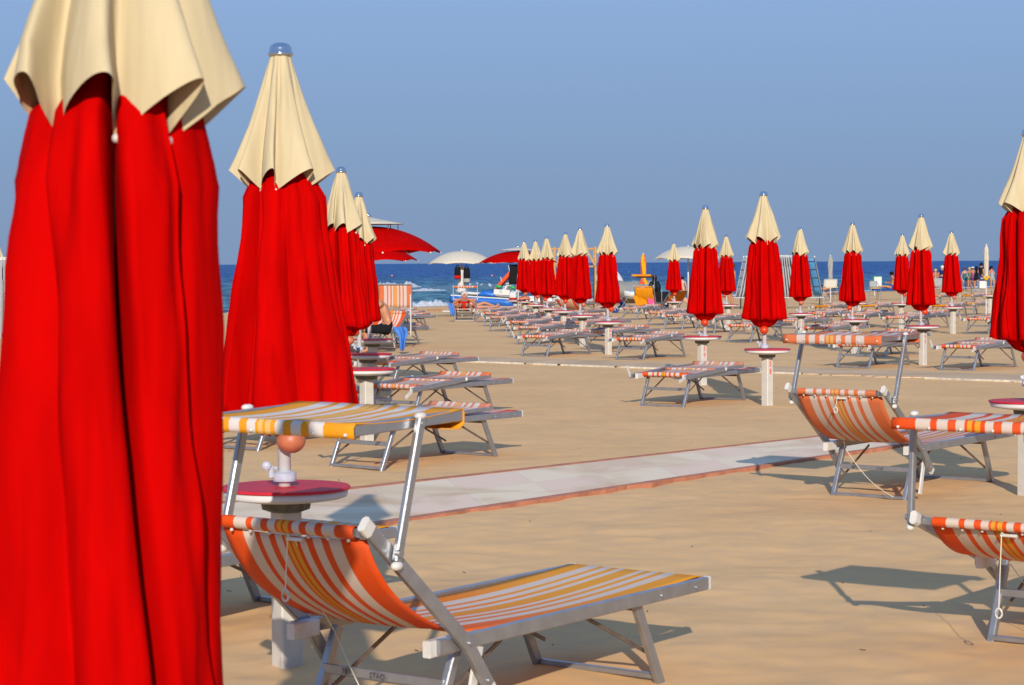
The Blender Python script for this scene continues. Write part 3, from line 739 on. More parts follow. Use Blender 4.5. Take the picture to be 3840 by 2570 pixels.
def back_frame(root, ang, length, fab, sag=0.058):
    ca, sa = math.cos(ang), math.sin(ang)
    cb, sb_ = math.cos(ang+rad(13)), math.sin(ang+rad(13))
    def B(s, v, off=0):   # s up the backrest, off = towards the sitter; the stub below the pivot is bent down
        if s < 0: return L3(PIV-s*cb+off*sb_, v, ZR+s*sb_+off*cb)
        return L3(PIV-s*ca+off*sa, v, ZR+s*sa+off*ca)
    for v in (-0.032, W_+0.032):
        r = MB().bar(B(-0.012, v), B(length, v), 0.026, 0.050, up=(1, 0, 0)).bar(B(-0.21, v), B(0.008, v), 0.025, 0.049, up=(1, 0, 0)).build('backrest_rail', M['metal'], root)
        MB().bar(B(length-0.026, v), B(length+0.016, v), 0.031, 0.056, up=(1, 0, 0), ch=0.3).build('end_cap', M['wplastic'], r)
        MB().bar(B(-0.225, v), B(-0.205, v), 0.030, 0.054, up=(1, 0, 0), ch=0.3).build('end_cap', M['wplastic'], r)
        s_ = -1 if v < 0 else 1
        for q in (-0.18, 0.0): MB().tube([B(q, v+s_*0.012), B(q, v+s_*0.019)], 0.009, 10).build('bolt', M['metal'], r)
        MB().bar(L3(0.235, v*0.9+0.03, ZR-0.03), L3(0.15, v*0.9+0.03, 0.03), 0.012, 0.040, up=(1, 0, 0)).build('ratchet_plate', M['wplastic'], root)
    MB().bar(B(length-0.045, -0.02), B(length-0.045, W_+0.02), 0.022, 0.030).build('top_bar', M['metal'], root)
    # fabric
    rows = []; uvs = []; N = 18; prof = []
    s1 = length-0.045
    # sleeve round the top bar
    for a in range(0, 9):
        an = rad(-40+a*35); prof.append((s1+0.028*math.sin(an), 0.0+0.030*math.cos(an)))
    prof = prof[:7]
    prof2 = [(s1-0.03+(-s1+0.115)*k/16, -sag*math.sin(PI*(k/16)**0.85)-0.004) for k in range(17)]
    for (s, off) in [(s1-0.026, -0.018), (s1-0.012, -0.026)]: pass
    for i, (s, off) in enumerate(prof2):
        rows.append([B(s, 0.010+(W_-0.02)*j/N, off-0.012*math.sin(PI*j/N)) for j in range(N+1)])
        uvs.append([(1-j/N, i/16) for j in range(N+1)])
    bf = MB().sheet(rows, uvs).build('backrest_fabric', fab, root, True, thick=0.003)
    # band rolled round the bar
    rows = []; uvs = []
    for a in range(13):
        an = 2*PI*a/12
        rows.append([B(s1+0.025*math.sin(an), 0.035+(W_-0.07)*j/N, 0.021*math.cos(an)) for j in range(N+1)])
        uvs.append([(1-(0.05+0.9*j/N), 0.5) for j in range(N+1)])
    bd = MB().sheet(rows, uvs).build('fabric_sleeve', fab, root, True)
    mb = MB()
    for j in range(7):
        v = 0.07+(W_-0.14)*j/6; c = B(s1-0.026, v, -0.006); d_ = B(s1-0.026, v, -0.030)
        MB().ball(B(s1-0.016, v, -0.022), 0.0065, 8).build('press_stud', M['wplastic'], bd, True)
    return B

def canopy(root, joint, u0, u1, z0, z1, fab, armbase, flap=0.048):
    """sunshade: rails from u0 (front) to u1 (rear), heights z0,z1"""
    for v in (-0.03, W_+0.03):
        s_ = -1 if v < 0 else 1
        cr = MB().bar(L3(u0, v, z0), L3(u1, v, z1), 0.022, 0.038).build('sunshade_rail', M['metal'], root)
        va = v+s_*0.030
        ar = MB().bar(L3(armbase[0], va, armbase[1]-0.02), L3(joint[0], va, joint[1]+0.02), 0.022, 0.036, up=(1, 0, 0), ch=0.2).build('sunshade_arm', M['metal'], root)
        MB().ball(L3(armbase[0], va, armbase[1]-0.035), 0.024, 10, (1.1, 0.7, 0.7)).build('joint_cap', M['wplastic'], ar, True); MB().ball(L3(joint[0], va-s_*0.002, joint[1]+0.026), 0.026, 10, (1, 0.7, 0.5)).build('joint_cap', M['wplastic'], ar, True)
        MB().tube([L3(armbase[0], va, armbase[1]+0.006), L3(armbase[0], va+s_*0.02, armbase[1]+0.006)], 0.014, 12).build('bolt', M['metal'], ar); MB().tube([L3(joint[0], va, joint[1]), L3(joint[0], va+s_*0.014, joint[1])], 0.010, 12).build('bolt', M['metal'], ar)
    N = 18; rows = []; uvs = []
    K = 12
    prof = [(u0-0.006, z0-flap-0.004), (u0-0.010, z0-flap*0.5), (u0-0.010, z0+0.010), (u0+0.0, z0+0.022)]
    for k in range(1, K+1):
        t = k/K; prof.append((u0+(u1-u0)*t, z0+(z1-z0)*t+0.022-0.012*math.sin(PI*t)))
    prof += [(u1+0.010, z1+0.010), (u1+0.008, z1-0.030), (u1-0.02, z1-0.045), (u1-0.09, z1-0.04)]
    for i, (u, z) in enumerate(prof):
        rows.append([L3(u, -0.042+(W_+0.084)*j/N, z-0.008*math.sin(PI*j/N)*(1 if 3 < i < K+3 else 0)+0.003*noise.noise(Vector((u*9, j, z)))) for j in range(N+1)])
        uvs.append([(1-j/N, i/(len(prof)-1)) for j in range(N+1)])
    c = MB().sheet(rows, uvs).build('sunshade_fabric', fab, root, True, thick=0.003)
    mb = MB()
    for j in range(6):
        v = -0.01+(W_+0.02)*j/5; MB().ball(L3(u0-0.014, v, z0-0.014), 0.007, 8).build('press_stud', M['wplastic'], c, True)
    MB().bar(L3(u0+0.004, -0.03, z0), L3(u0+0.004, W_+0.03, z0), 0.02, 0.03).build('cross_bar', M['metal'], root)
    MB().bar(L3(u1-0.004, -0.03, z1), L3(u1-0.004, W_+0.03, z1), 0.02, 0.03).build('cross_bar', M['metal'], root)

def place(root, headleft, yaw=YAW, z=None):
    """headleft = world ground point of the head-end left foot"""
    c, s = math.cos(yaw), math.sin(yaw)
    off = Vector((UC*c - (VC-(W_-0.055))*s*1.0, 0, 0))
    lx, ly = 0.0-UC, (W_-0.055)-VC
    wx = c*lx-s*ly; wy = s*lx+c*ly
    root.location = (headleft.x-wx, headleft.y-wy, (base_ground(headleft.x, headleft.y) if z is None else z)); root.rotation_euler = (0, 0, yaw)

GO = 'loungers with the sunshade raised'
def open_lounger(ang, length, seat, back, shade, armrel, can, label, group=GO, name='sun_lounger', cordring=True, flap=0.048):
    root = empty(name, (0, 0, 0), label=label, cat='sun lounger', group=group)
    lg_common(root, seat)
    B = back_frame(root, ang, length, back)
    if can:
        sb = length-armrel[0]; ab = (PIV-sb*math.cos(ang), ZR+sb*math.sin(ang))
        canopy(root, (ab[0]+armrel[1], ab[1]+armrel[2]), ab[0]+armrel[1]-can[0], ab[0]+armrel[1]+can[1], ab[1]+armrel[2]+can[2], ab[1]+armrel[2]+can[3], shade, ab, flap)
    if cordring:
        t = B(length-0.07, W_*0.46, -0.03)
        mb = MB(); mb.bar(t+Vector((0, -0.035, 0)), t+Vector((0, 0.035, 0)), 0.012, 0.012); mb.build('cord_clip', M['wplastic'], root)
        ct = []
        for k in range(21):
            q = k/20; e0 = L3(0.13, W_-0.09, ZR-0.02); ct.append(t.lerp(e0, q)+Vector((0, 0, -0.03*math.sin(PI*q))))
        for k in range(1, 21):
            q = k/20; e0 = L3(0.13, W_-0.09, ZR-0.02); e1 = L3(-0.10, 0.08, 0.03); ct.append(e0.lerp(e1, q)+Vector((0, 0, -0.05*math.sin(PI*q))))
        MB().tube(ct, 0.0022, 6).build('cord', M['cord'], root, True)
        hl = cordring if isinstance(cordring, float) else 0.16
        MB().tube([t+Vector((-0.004, 0.03, 0)), t+Vector((-0.006, 0.04, -hl))], 0.002, 6).build('cord', M['cord'], root)
        ring = [t+Vector((-0.006, 0.04+0.014*math.cos(a), -hl-0.020+0.020*math.sin(a))) for a in [2*PI*k/16 for k in range(17)]]
        MB().tube(ring, 0.0042, 6).build('pull_ring', M['wplastic'], root, True)
    return root

def writing(root, txt, u, v, z, size=0.028):
    me = text_mesh(txt, size, M['ink'], 0.0004)
    o = bpy.data.objects.new('pen_marks', me); COL.objects.link(o); o.parent = root
    o.location = L3(u, v, z); o.rotation_euler = (PI/2, 0, -PI/2)
    return o
# nearest lounger N, S (middle right), R (right edge)
N_ = open_lounger(rad(40.6), 0.70, M['stripe_seat'], M['stripe'], M['stripe_amber'], (0.16, 0.13, 0.42), (0.31, 0.25, -0.004, 0.012), 'nearest lounger with orange striped back and amber striped sunshade', cordring=0.17, flap=0.022)
writing(N_, '78', 0.088, 0.49, 0.192); writing(N_, 'STAQ', 0.088, 0.34, 0.192)
c_, s_ = math.cos(YAW), math.sin(YAW)
def place_back(root, px, py, yaw=YAW, zoff=0.0):
    """put the head end of the left rail (u=0,v=W) at pixel px,py"""
    d = cam_rot @ Vector(((px-CX)/F, (CY-py)/F, -1)); k = (CAMH-(ZR-0.005)-zoff)/-d.z; q = d*k
    lx, ly = -0.03-UC, W_-VC; c, s = math.cos(yaw), math.sin(yaw)
    root.location = (q.x-(c*lx-s*ly), q.y-(s*lx+c*ly), zoff); root.rotation_euler = (0, 0, yaw)
place_back(N_, 1073, 2368)
S_ = open_lounger(rad(36), 0.74, M['stripe_faded'], M['stripe_faded'], M['stripe_faded'], (0.13, 0.17, 0.42), (0.32, 0.25, 0, 0.005), 'lounger with faded orange striped back and raised sunshade right of the slab walkway', cordring=0.06, flap=0.036)
writing(S_, '11-6', 0.088, 0.28, 0.192); writing(S_, '80', 0.088, 0.48, 0.192)
place_back(S_, 3085, 1675)
R_ = open_lounger(rad(19), 0.72, M['stripe'], M['stripe'], M['stripe'], (0.02, 0.03, 0.41), (0.24, 0.32, 0.004, -0.008), 'reclined lounger with bright orange striped sunshade cut by the right edge', cordring=0.30, flap=0.020)
place_back(R_, 3655, 2106)

# folded flat loungers
def flat_lounger(seat, back, shade, tilt=3.6, hooks=(0.25, -0.95)):
    root = empty('flat_lounger', (0, 0, 0))
    lg_common(root, seat, True)
    # backrest folded forward over the seat
    ta = rad(tilt); ca, sa = math.cos(ta), math.sin(ta); U0 = PIV; Z0 = ZR+0.005
    def B(s, v, off=0): return L3(U0+s*ca-off*sa, v, Z0+s*sa+off*ca)
    for i, v in enumerate((-0.032, W_+0.032)):
        s_ = -1 if v < 0 else 1
        r = MB().bar(B(-0.21, v), B(0.72, v), 0.024, 0.048).build('backrest_rail', M['metal'], root)
        MB().ball(B(0.735, v), 0.030, 10, (0.9, 0.8, 0.9)).build('end_cap', M['wplastic'], r, True)
        hk = hooks[i]
        MB().bar(B(-0.20, v), B(-0.20, v)+Vector((-0.14*math.cos(hk), 0, -0.14*math.sin(hk))), 0.012, 0.036).build('ratchet_plate', M['wplastic'], r)
        mb = MB(); mb.tube([B(0.0, v+s_*0.012), B(0.0, v+s_*0.018)], 0.008, 8); mb.build('bolt', M['metal'], r)
        MB().bar(B(0.55, v-s_*0.028, 0.012), L3(1.34, v-s_*0.028, Z0+0.062), 0.020, 0.032).build('sunshade_rail', M['metal'], root)
    MB().bar(B(0.68, -0.02, 0.0), B(0.68, W_+0.02, 0.0), 0.022, 0.026).build('top_bar', M['metal'], root)
    N = 14
    rows = []; uvs = []
    for k in range(11):
        t = k/10; rows.append([B(-0.02+0.70*t, 0.01+(W_-0.02)*j/N, 0.012-0.018*math.sin(PI*t)) for j in range(N+1)]); uvs.append([(1-j/N, t) for j in range(N+1)])
    MB().sheet(rows, uvs).build('backrest_fabric', back, root, True, thick=0.004)
    rows = []; uvs = []
    prof = [(0.66, 0.050), (0.67, 0.070), (0.72, 0.068), (0.9, 0.066), (1.1, 0.068), (1.30, 0.078), (1.34, 0.110), (1.345, 0.118), (1.352, 0.110), (1.352, 0.062)]
    for i, (u, dz) in enumerate(prof):
        rows.append([L3(u, -0.01+(W_+0.02)*j/N, Z0+dz-0.012+0.004*noise.noise(Vector((u*7, j*0.7, seed_f)))) for j in range(N+1)]); uvs.append([(1-j/N, i/9) for j in range(N+1)])
    MB().sheet(rows, uvs).build('sunshade_fabric', shade, root, True, thick=0.004)
    # sleeve at the head bar
    rows = []; uvs = []
    for a in range(11):
        an = 2*PI*a/10
        rows.append([L3(PIV-0.03+0.026*math.cos(an), 0.03+(W_-0.06)*j/N, ZR+0.015+0.026*math.sin(an)) for j in range(N+1)]); uvs.append([(1-j/N, 0.5) for j in range(N+1)])
    MB().sheet(rows, uvs).build('fabric_sleeve', seat, root, True)
    return root
seed_f = 1.0; FL1 = flat_lounger(M['stripe'], M['stripe_dull'], M['stripe_dull'])
seed_f = 2.0; FL2 = flat_lounger(M['stripe_faded'], M['stripe_dull'], M['stripe_faded'], tilt=4.4, hooks=(0.55, -0.6))
seed_f = 3.0; FL3 = flat_lounger(M['orange_plain'], M['orange_plain'], M['stripe_dull'], hooks=(-0.3, 0.5))
FLP = [FL1, FL2, FL3]; flu = [False]*3
GF = 'sun loungers folded flat'
def put_flat(px, py, k, label, yaw=YAW, world=None):
    src = FLP[k]; o = src if not flu[k] else copy_tree(src); flu[k] = True
    g = world if world is not None else G(px, py)
    place(o, g, yaw+rad(random.uniform(-2.5, 2.5))); tag(o, label, 'sun lounger', GF); return o
def W3(x, y): return Vector((x, y, base_ground(x, y)))
put_flat(1235, 1749, 0, 'flat lounger nearest behind the amber sunshade, its foot end pointing right')
put_flat(1384, 1578, 1, 'flat lounger in the left row, second in front of the far path')
put_flat(1344, 1462, 0, 'flat lounger in the left row, at the edge of the far path')
put_flat(0, 0, 1, 'flat lounger mostly hidden by the second parasol, only its foot end showing', world=W3(-2.71, 19.2))
HB = open_lounger(rad(3), 0.70, M['stripe_seat'], M['stripe'], None, None, None, 'lounger mostly hidden behind the nearest lounger, its foot end beside the walkway', group='loungers with a raised back', cordring=False); place(HB, W3(-2.10, 9.22))
put_flat(0, 0, 1, 'flat lounger behind the round tables of the left row, nearly hidden', world=W3(-3.25, 24.0))
for (x, y, k, lb) in ((-3.26, 44.4, 0, 'flat lounger just behind the seated bather in black, nearest of four foot ends'),
                      (-3.57, 55.4, 1, 'flat lounger in the left row with the foot end reaching farthest right, behind the bather'),
                      (-3.81, 58.8, 0, 'flat lounger in the left row just beyond the one reaching farthest right'),
                      (-4.12, 62.9, 2, 'farthest flat lounger of the left row, with an orange cover')):
    put_flat(0, 0, k, lb, world=W3(x, y))
put_flat(2402, 1523, 0, 'flat lounger standing alone on the sand in front of post 59')
FLATS = [(1953, 1337, 0, 'nearest left-hand flat lounger beside the slanting row'), (1936, 1293, 1, 'second nearest left-hand flat lounger beside the slanting row'),
 (1907, 1266, 0, 'third left-hand flat lounger beside the slanting row'), (1832, 1243, 1, 'fourth left-hand flat lounger beside the slanting row'),
 (1811, 1224, 0, 'fifth left-hand flat lounger beside the slanting row'), (1780, 1209, 1, 'sixth left-hand flat lounger, next to the sunbathing woman'),
 (2307, 1350, 0, 'flat lounger between post 40 and post 59'), (2191, 1313, 1, 'flat lounger whose head end is behind post 40'),
 (2124, 1268, 0, 'flat lounger with head end between the second and third posts of the slanting row'), (2074, 1246, 1, 'flat lounger with head end behind the third post of the slanting row'),
 (2026, 1231, 0, 'flat lounger with head end behind the fourth post of the slanting row'), (2013, 1214, 1, 'flat lounger with head end behind the fifth post of the slanting row'),
 (2727, 1285, 0, 'flat lounger between posts 59 and 58, in the row behind them'), (2603, 1250, 1, 'flat lounger behind the parasol of post 59'),
 (2490, 1235, 0, 'flat lounger with legs showing left of the parasol of post 59'), (2427, 1220, 0, 'middle flat lounger of three left of the parasol of post 59'),
 (2331, 1200, 1, 'flat lounger in front of the orange and pink towels'),
 (2903, 1262, 1, 'flat lounger behind the ball of the parasol in post 58'), (3018, 1226, 0, 'flat lounger behind the table of the parasol by the stacked sunbeds'),
 (3050, 1192, 2, 'orange covered flat lounger behind the right-hand group, left one of a pair'), (3010, 1297, 0, 'flat lounger seen above the faded sunshade, its head beside the post'),
 (3137, 1379, 0, 'flat lounger directly behind the faded raised sunshade'), (3214, 1338, 1, 'flat lounger behind post 42, next one beyond the faded sunshade'),
 (3525, 1388, 0, 'bright striped flat lounger right of post 60'), (3318, 1246, 0, 'flat lounger crossing behind the tall right-hand parasol pole'),
 (3167, 1232, 1, 'flat lounger with head end behind the pole of the parasol in post 42'), (3224, 1190, 2, 'orange covered flat lounger behind the right-hand group, right one of a pair'),
 (3395, 1233, 1, 'flat lounger whose foot end shows right of the tall right-hand parasol'), (3622, 1254, 0, 'flat lounger left of the big parasol at the right edge'),
 (3490, 1190, 2, 'orange covered flat lounger left of the plain right-hand post'), (3592, 1182, 2, 'orange covered flat lounger right of the plain right-hand post'),
 (3478, 1142, 2, 'small orange flat lounger left in the row before the group of people'), (3602, 1140, 2, 'small orange flat lounger right in the row before the group of people'),
 (3060, 1128, 2, 'small orange flat lounger right of the stacked sunbeds'), (1950, 1180, 2, 'small orange flat lounger behind the last posts of the slanting row'), (2098, 1176, 2, 'small orange flat lounger by the pale far post')]
for a in FLATS: put_flat(*a)
# upright ones farther off
U1 = open_lounger(rad(35), 0.66, M['stripe'], M['stripe'], None, None, None, 'raised orange striped backrest seen under the slanting row of parasols', group='loungers with a raised back', cordring=False); place(U1, G(2120, 1212))
U2 = open_lounger(rad(62), 0.74, M['orange_plain'], M['orange_plain'], M['orange_plain'], (0.05, 0.05, 0.40), (0.30, 0.28, 0.03, -0.03), 'lounger with a plain orange sunshade and towels over its back', cordring=False); place(U2, G(2392, 1178), yaw=rad(70))
U3 = open_lounger(rad(40), 0.74, M['brown_orange'], M['brown_orange'], None, None, None, 'brown orange lounger with raised back beside the towel-covered one', group='loungers with a raised back', cordring=False); place(U3, G(2500, 1176), yaw=rad(115))
U4 = open_lounger(rad(35), 0.70, M['stripe_faded'], M['stripe'], M['stripe_faded'], (0.03, -0.12, 0.05), None, 'lounger holding the seated bather in black', group=GO, cordring=False)
# sunshade swung upright behind that lounger
def upright_shade(root, u, z0, z1):
    for v in (-0.05, W_+0.05):
        MB().bar(L3(u, v, z0), L3(u, v, z1), 0.022, 0.036, up=(1, 0, 0)).build('sunshade_rail', M['metal'], root)
        MB().bar(L3(u+0.05, v, 0.25), L3(u+0.05, v, z0+0.26), 0.024, 0.030, up=(1, 0, 0)).build('sunshade_arm', M['wpole'], root)
    N = 18; rows = []; uvs = []
    for k in range(8):
        t = k/7; rows.append([L3(u-0.01-0.01*math.sin(PI*t), -0.04+(W_+0.08)*j/N, z0+(z1-z0)*t) for j in range(N+1)]); uvs.append([(1-j/N, t) for j in range(N+1)])
    MB().sheet(rows, uvs).build('sunshade_fabric', M['stripe_faded'], root, True, thick=0.004)
    MB().bar(L3(u, -0.05, z1), L3(u, W_+0.05, z1), 0.03, 0.02).build('cross_bar', M['metal'], root)
g = G(1452, 1322)
U4.location = (g.x-0.50, g.y+1.0, g.z); U4.rotation_euler = (0, 0, rad(-112))
upright_shade(U4, -0.55, 0.82, 1.28)
U5 = open_lounger(rad(25), 0.72, M['stripe_faded'], M['stripe_faded'], M['stripe_faded'], (0.02, 0.0, 0.40), (0.2, 0.06, 0.0, 0.0), 'lounger under the sunbathing woman, its narrow striped sunshade above her head', cordring=False)
g = G(1740, 1203); U5.location = (g.x, g.y+0.75, g.z); U5.rotation_euler = (0, 0, rad(-90))

# ------------------------------------------------------------------ open parasols
def open_parasol(name, loc, R, zr, za, m, under, label, vent=False, tilt=0.0, bz=0.0, n=8, ball=True, group=None):
    root = empty(name, loc, label=label, cat='beach umbrella', group=group or 'open parasols')
    mb = MB(); rows = []; seg = n*8
    for i in range(13):
        t = i/12; row = []
        for k in range(seg+1):
            a = 2*PI*k/seg; s = (k % 8)/8
            sc_ = 1-0.055*math.sin(PI*s)*t
            r = R*t*sc_
            z = zr+(za-zr)*(1-t**2.2)+0.035*math.sin(PI*s)*(t**3)
            row.append((r*math.cos(a+bz), r*math.sin(a+bz), z))
        rows.append(row)
    mb.sheet(rows); c = mb.build('canopy', m, root, True, thick=0.004)
    # edge beads
    for k in range(n):
        a = 2*PI*k/n+bz
        b = MB().bar((0, 0, za-0.06), (R*0.97*math.cos(a), R*0.97*math.sin(a), zr+0.01), 0.008, 0.012).build('rib', M['dark_metal'], root)
        MB().ball((R*math.cos(a), R*math.sin(a), zr), 0.014, 8).build('bead', M['wplastic'], b, True)
    MB().tube([(0, 0, 0), (0, 0, za+0.02)], 0.024, 12).build('pole', M['wpole'], root, True)
    if vent:
        mb = MB(); rows = []
        for i in range(5):
            t = i/4; rows.append([(R*0.48*t*math.cos(2*PI*k/32), R*0.48*t*math.sin(2*PI*k/32), za+0.12-0.09*t) for k in range(33)])
        mb.sheet(rows); mb.build('vent_cap', M['cream_pale'], root, True, thick=0.006)
        for k in range(8):
            a = 2*PI*k/8; MB().tube([(R*0.4*math.cos(a), R*0.4*math.sin(a), za+0.045), (R*0.4*math.cos(a), R*0.4*math.sin(a), za-0.04)], 0.006, 6).build('vent_strut', M['dark_metal'], root)
        MB().tube([(0, 0, za), (0, 0, za+0.12)], 0.02, 10).build('mast', M['wpole'], root)
        MB().ball((0, 0, za+0.14), 0.035, 10).build('finial', M['chrome'], root, True)
    elif ball: MB().ball((0, 0, za+0.02), 0.03, 10).build('finial', M['wpole'], root, True)
    return root
def base_at(px, Y): 
    p = P(px, 1200, Y); return Vector((p.x, p.y, base_ground(p.x, p.y)))
def zpx(px, py, Y): return P(px, py, Y).z
def op(px, Y, rim_y, apex_y, halfpx, *a, **k):
    b = base_at(px, Y); R = halfpx*Y/F
    return open_parasol('open_parasol', b, R, zpx(px, rim_y, Y)-b.z, zpx(px, apex_y, Y)-b.z, *a, **k)
op(1385, 27.9, 950, 850, 275, M['red'], None, 'largest open red parasol with cream vent cap, behind the left row', vent=True, bz=0.25)
op(1388, 44.0, 980, 915, 182, M['red'], None, 'smaller open red parasol just beneath the largest one', vent=True, bz=0.1)
op(1944, 68.5, 987, 942, 150, M['red'], None, 'open red parasol with cream vent cap above the pedal boat slide', vent=True, bz=0.2)
op(1733, 72.0, 990, 942, 129, M['cream_pale'], None, 'open cream parasol with a white towel and bags on its pole', bz=0.35)
op(2581, 74.0, 972, 925, 131, M['cream_pale'], None, 'open cream parasol behind the closed one in post 59', bz=0.15)
op(2282, 100.0, 1056, 1004, 60, M['c_white'], None, 'low white beach umbrella behind the slanting row', bz=0.3)

# ------------------------------------------------------------------ narrow closed parasols
def narrow_parasol(px, ytop, ybot, Y, halfpx, m, label, skirt=0, strap=None, lean=0.0, mats=None):
    b = base_at(px, Y); zt = zpx(px, ytop, Y)-b.z; zb = zpx(px, ybot, Y)-b.z; r = halfpx*Y/F
    root = empty('folded_parasol', b, label=label, cat='beach umbrella', group='narrow folded parasols')
    d = zt-zb
    prof = [(0.02, r*0.45, 0.3), (d*0.15, r*0.9, 0.8), (d*0.4, r, 1), (d*0.8, r*0.8, 1)]
    prof += [(d*0.9, r*(0.8+skirt*0.4), 1), (d, r*(0.8+skirt), 1)]
    me, _ = fold_mesh('canopy', prof, 7, 0.35, m, int(px), res=84, wr=0.01)
    o = bpy.data.objects.new('canopy', me); COL.objects.link(o); o.parent = root; o.location = (0, 0, zt)
    if mats: 
        me.materials.append(mats)
        for pl in me.polygons:
            c = pl.center; a = math.atan2(c.y, c.x)+c.z*1.6
            if math.sin(a*2.0) > 0: pl.material_index = 1
    MB().tube([(0, 0, -0.1), (0, 0, zt+0.02)], 0.02, 8).build('pole', M['wpole'], root)
    MB().ball((0, 0, zt+0.02), 0.03, 8).build('finial', M['wplastic'], root, True)
    if strap:
        mb = MB()
        for q in range(7):
            a = q*0.9; mb.ball((r*0.7*math.cos(a), r*0.7*math.sin(a)-0.02, zb+0.02-0.03*(q % 3)), 0.05, 8, (1.1, 0.7, 0.9))
        mb.build('tie_strap', strap, root, True)
    return root
narrow_parasol(2413, 953, 1066, 88.0, 11, M['slide'], 'folded orange and yellow parasol behind the orange sunshade', skirt=0.9, mats=M['c_yellow'])
narrow_parasol(3114, 960, 1047, 92.0, 10, M['c_grey'], 'folded grey parasol above a cream lounger back')
narrow_parasol(3698, 921, 1043, 66.0, 10, M['cream_pale'], 'slim folded cream parasol tied with a yellow strap', strap=M['c_yellow'])

# ------------------------------------------------------------------ people
def spt(t): return Vector(t)
def person(loc, rz, J, top, label, skin='skin', hair='hair_brown', clothes=(), scale=1.0, longhair=False, hat=None):
    """J: joint dict in metres; body grown as one skin surface."""
    root = bpy.data.objects.new('person', None)
    v = []; e = []; r = []; idx = {}
    def add(n, p, rr):
        idx[n] = len(v); v.append(Vector(p)*scale); r.append(rr*scale); return idx[n]
    def link(a, b): e.append((idx[a], idx[b]))
    J = {k: Vector(q) for k, q in J.items()}
    add('pel', J['pel'], (0.135)); add('waist', J['pel'].lerp(J['chest'], 0.45), 0.115); add('chest', J['chest'], 0.135)
    add('ubk', J['chest'].lerp(J['neck'], 0.55), 0.115)
    add('neck', J['neck'], 0.052); add('jaw', J['neck'].lerp(J['head'], 0.62), 0.066); add('head', J['head'], 0.088); add('crown', J['head']+(J['head']-J['neck']).normalized()*0.07, 0.070)
    for a, b in (('pel', 'waist'), ('waist', 'chest'), ('chest', 'ubk'), ('ubk', 'neck'), ('neck', 'jaw'), ('jaw', 'head'), ('head', 'crown')): link(a, b)
    for s in 'LR':
        add('sh'+s, J['sh'+s], 0.056); add('el'+s, J['el'+s], 0.040); add('wr'+s, J['wr'+s], 0.028)
        add('ua'+s, J['sh'+s].lerp(J['el'+s], 0.4), 0.047)
        link('ubk', 'sh'+s); link('sh'+s, 'ua'+s); link('ua'+s, 'el'+s); link('el'+s, 'wr'+s)
        fd = (J['wr'+s]-J['el'+s]).normalized(); sd_ = fd.cross(Vector((0, 1, 0.2))).normalized()
        add('pm'+s, J['wr'+s]+fd*0.07, 0.030); link('wr'+s, 'pm'+s)
        for q in range(4):
            b0 = J['wr'+s]+fd*0.095+sd_*(q-1.5)*0.021; ln = (0.058, 0.072, 0.066, 0.050)[q]
            add('fa%d%s' % (q, s), b0, 0.010); add('fb%d%s' % (q, s), b0+fd*ln+Vector((0, 0.01, -0.012)), 0.008); link('pm'+s, 'fa%d%s' % (q, s)); link('fa%d%s' % (q, s), 'fb%d%s' % (q, s))
        add('th'+s, J['wr'+s]+fd*0.06+sd_*0.055, 0.010); link('pm'+s, 'th'+s)
        add('hp'+s, J['hip'+s], 0.092); add('tm'+s, J['hip'+s].lerp(J['kn'+s], 0.5), 0.078); add('kn'+s, J['kn'+s], 0.054); add('cf'+s, J['kn'+s].lerp(J['an'+s], 0.3), 0.053); add('an'+s, J['an'+s], 0.034); add('to'+s, J['to'+s], 0.028)
        link('pel', 'hp'+s); link('hp'+s, 'tm'+s); link('tm'+s, 'kn'+s); link('kn'+s, 'cf'+s); link('cf'+s, 'an'+s); link('an'+s, 'to'+s)
    def skinned(nm, v, e, r, m, rootv=0, sub=2):
        me = bpy.data.meshes.new(nm); me.from_pydata([tuple(q) for q in v], e, []); me.materials.append(m)
        o = bpy.data.objects.new(nm, me); COL.objects.link(o)
        md = o.modifiers.new('skin', 'SKIN'); md.use_smooth_shade = True
        for i, q in enumerate(me.skin_vertices[0].data): q.radius = (r[i], r[i]*0.85 if nm == 'body' and i < 4 else r[i]); q.use_root = (i == rootv)
        ms = o.modifiers.new('sub', 'SUBSURF'); ms.levels = sub; ms.render_levels = sub
        return o
    COL.objects.link(root); root.location = loc; root.rotation_euler = (0, 0, rz); tag(root, label, 'person')
    b = skinned('body', v, e, r, M[skin]); b.parent = root
    for (nm, m, segs, grow) in clothes:
        vv = []; rr = []; ee = []; mp = {}
        for ch in segs:
            for k in range(len(ch)-1):
                for nme in (ch[k], ch[k+1]):
                    if nme not in mp: mp[nme] = len(vv); vv.append(v[idx[nme]]); rr.append(r[idx[nme]]+grow*scale)
                ee.append((mp[ch[k]], mp[ch[k+1]]))
        skinned(nm, vv, ee, rr, M[m], sub=1).parent = root
    up = (J['head']-J['neck']).normalized()
    mb = MB(); fwd = Vector(J.get('face', (0, -1, 0))).normalized()
    hc = (J['head']+up*0.045-fwd*0.018)*scale
    if hat: mb.ball(hc+up*0.03*scale, 0.115*scale, 14, (1, 1, 0.75)); mb.bar(hc+fwd*0.05*scale, hc+fwd*0.19*scale, 0.14*scale, 0.012); ho = mb.build('cap', M[hat], root, True); mb = MB()
    mb.ball(hc, 0.108*scale, 16, (1, 1.05, 1.0))
    if longhair:
        tube = [hc, hc-fwd*0.06*scale-up*0.10*scale, hc-fwd*0.07*scale-up*0.26*scale, hc-fwd*0.06*scale-up*0.42*scale]; mb.tube(tube, [0.10*scale, 0.10*scale, 0.085*scale, 0.04*scale], 10)
    mb.build('hair', M[hair], root, True)
    # face
    fb = MB(); fc = J['head']*scale+fwd*0.085*scale; side = fwd.cross(up).normalized()
    fb.ball(fc+fwd*0.012*scale-up*0.01*scale, 0.016*scale, 8); f_ = fb.build('nose', M[skin], root, True)
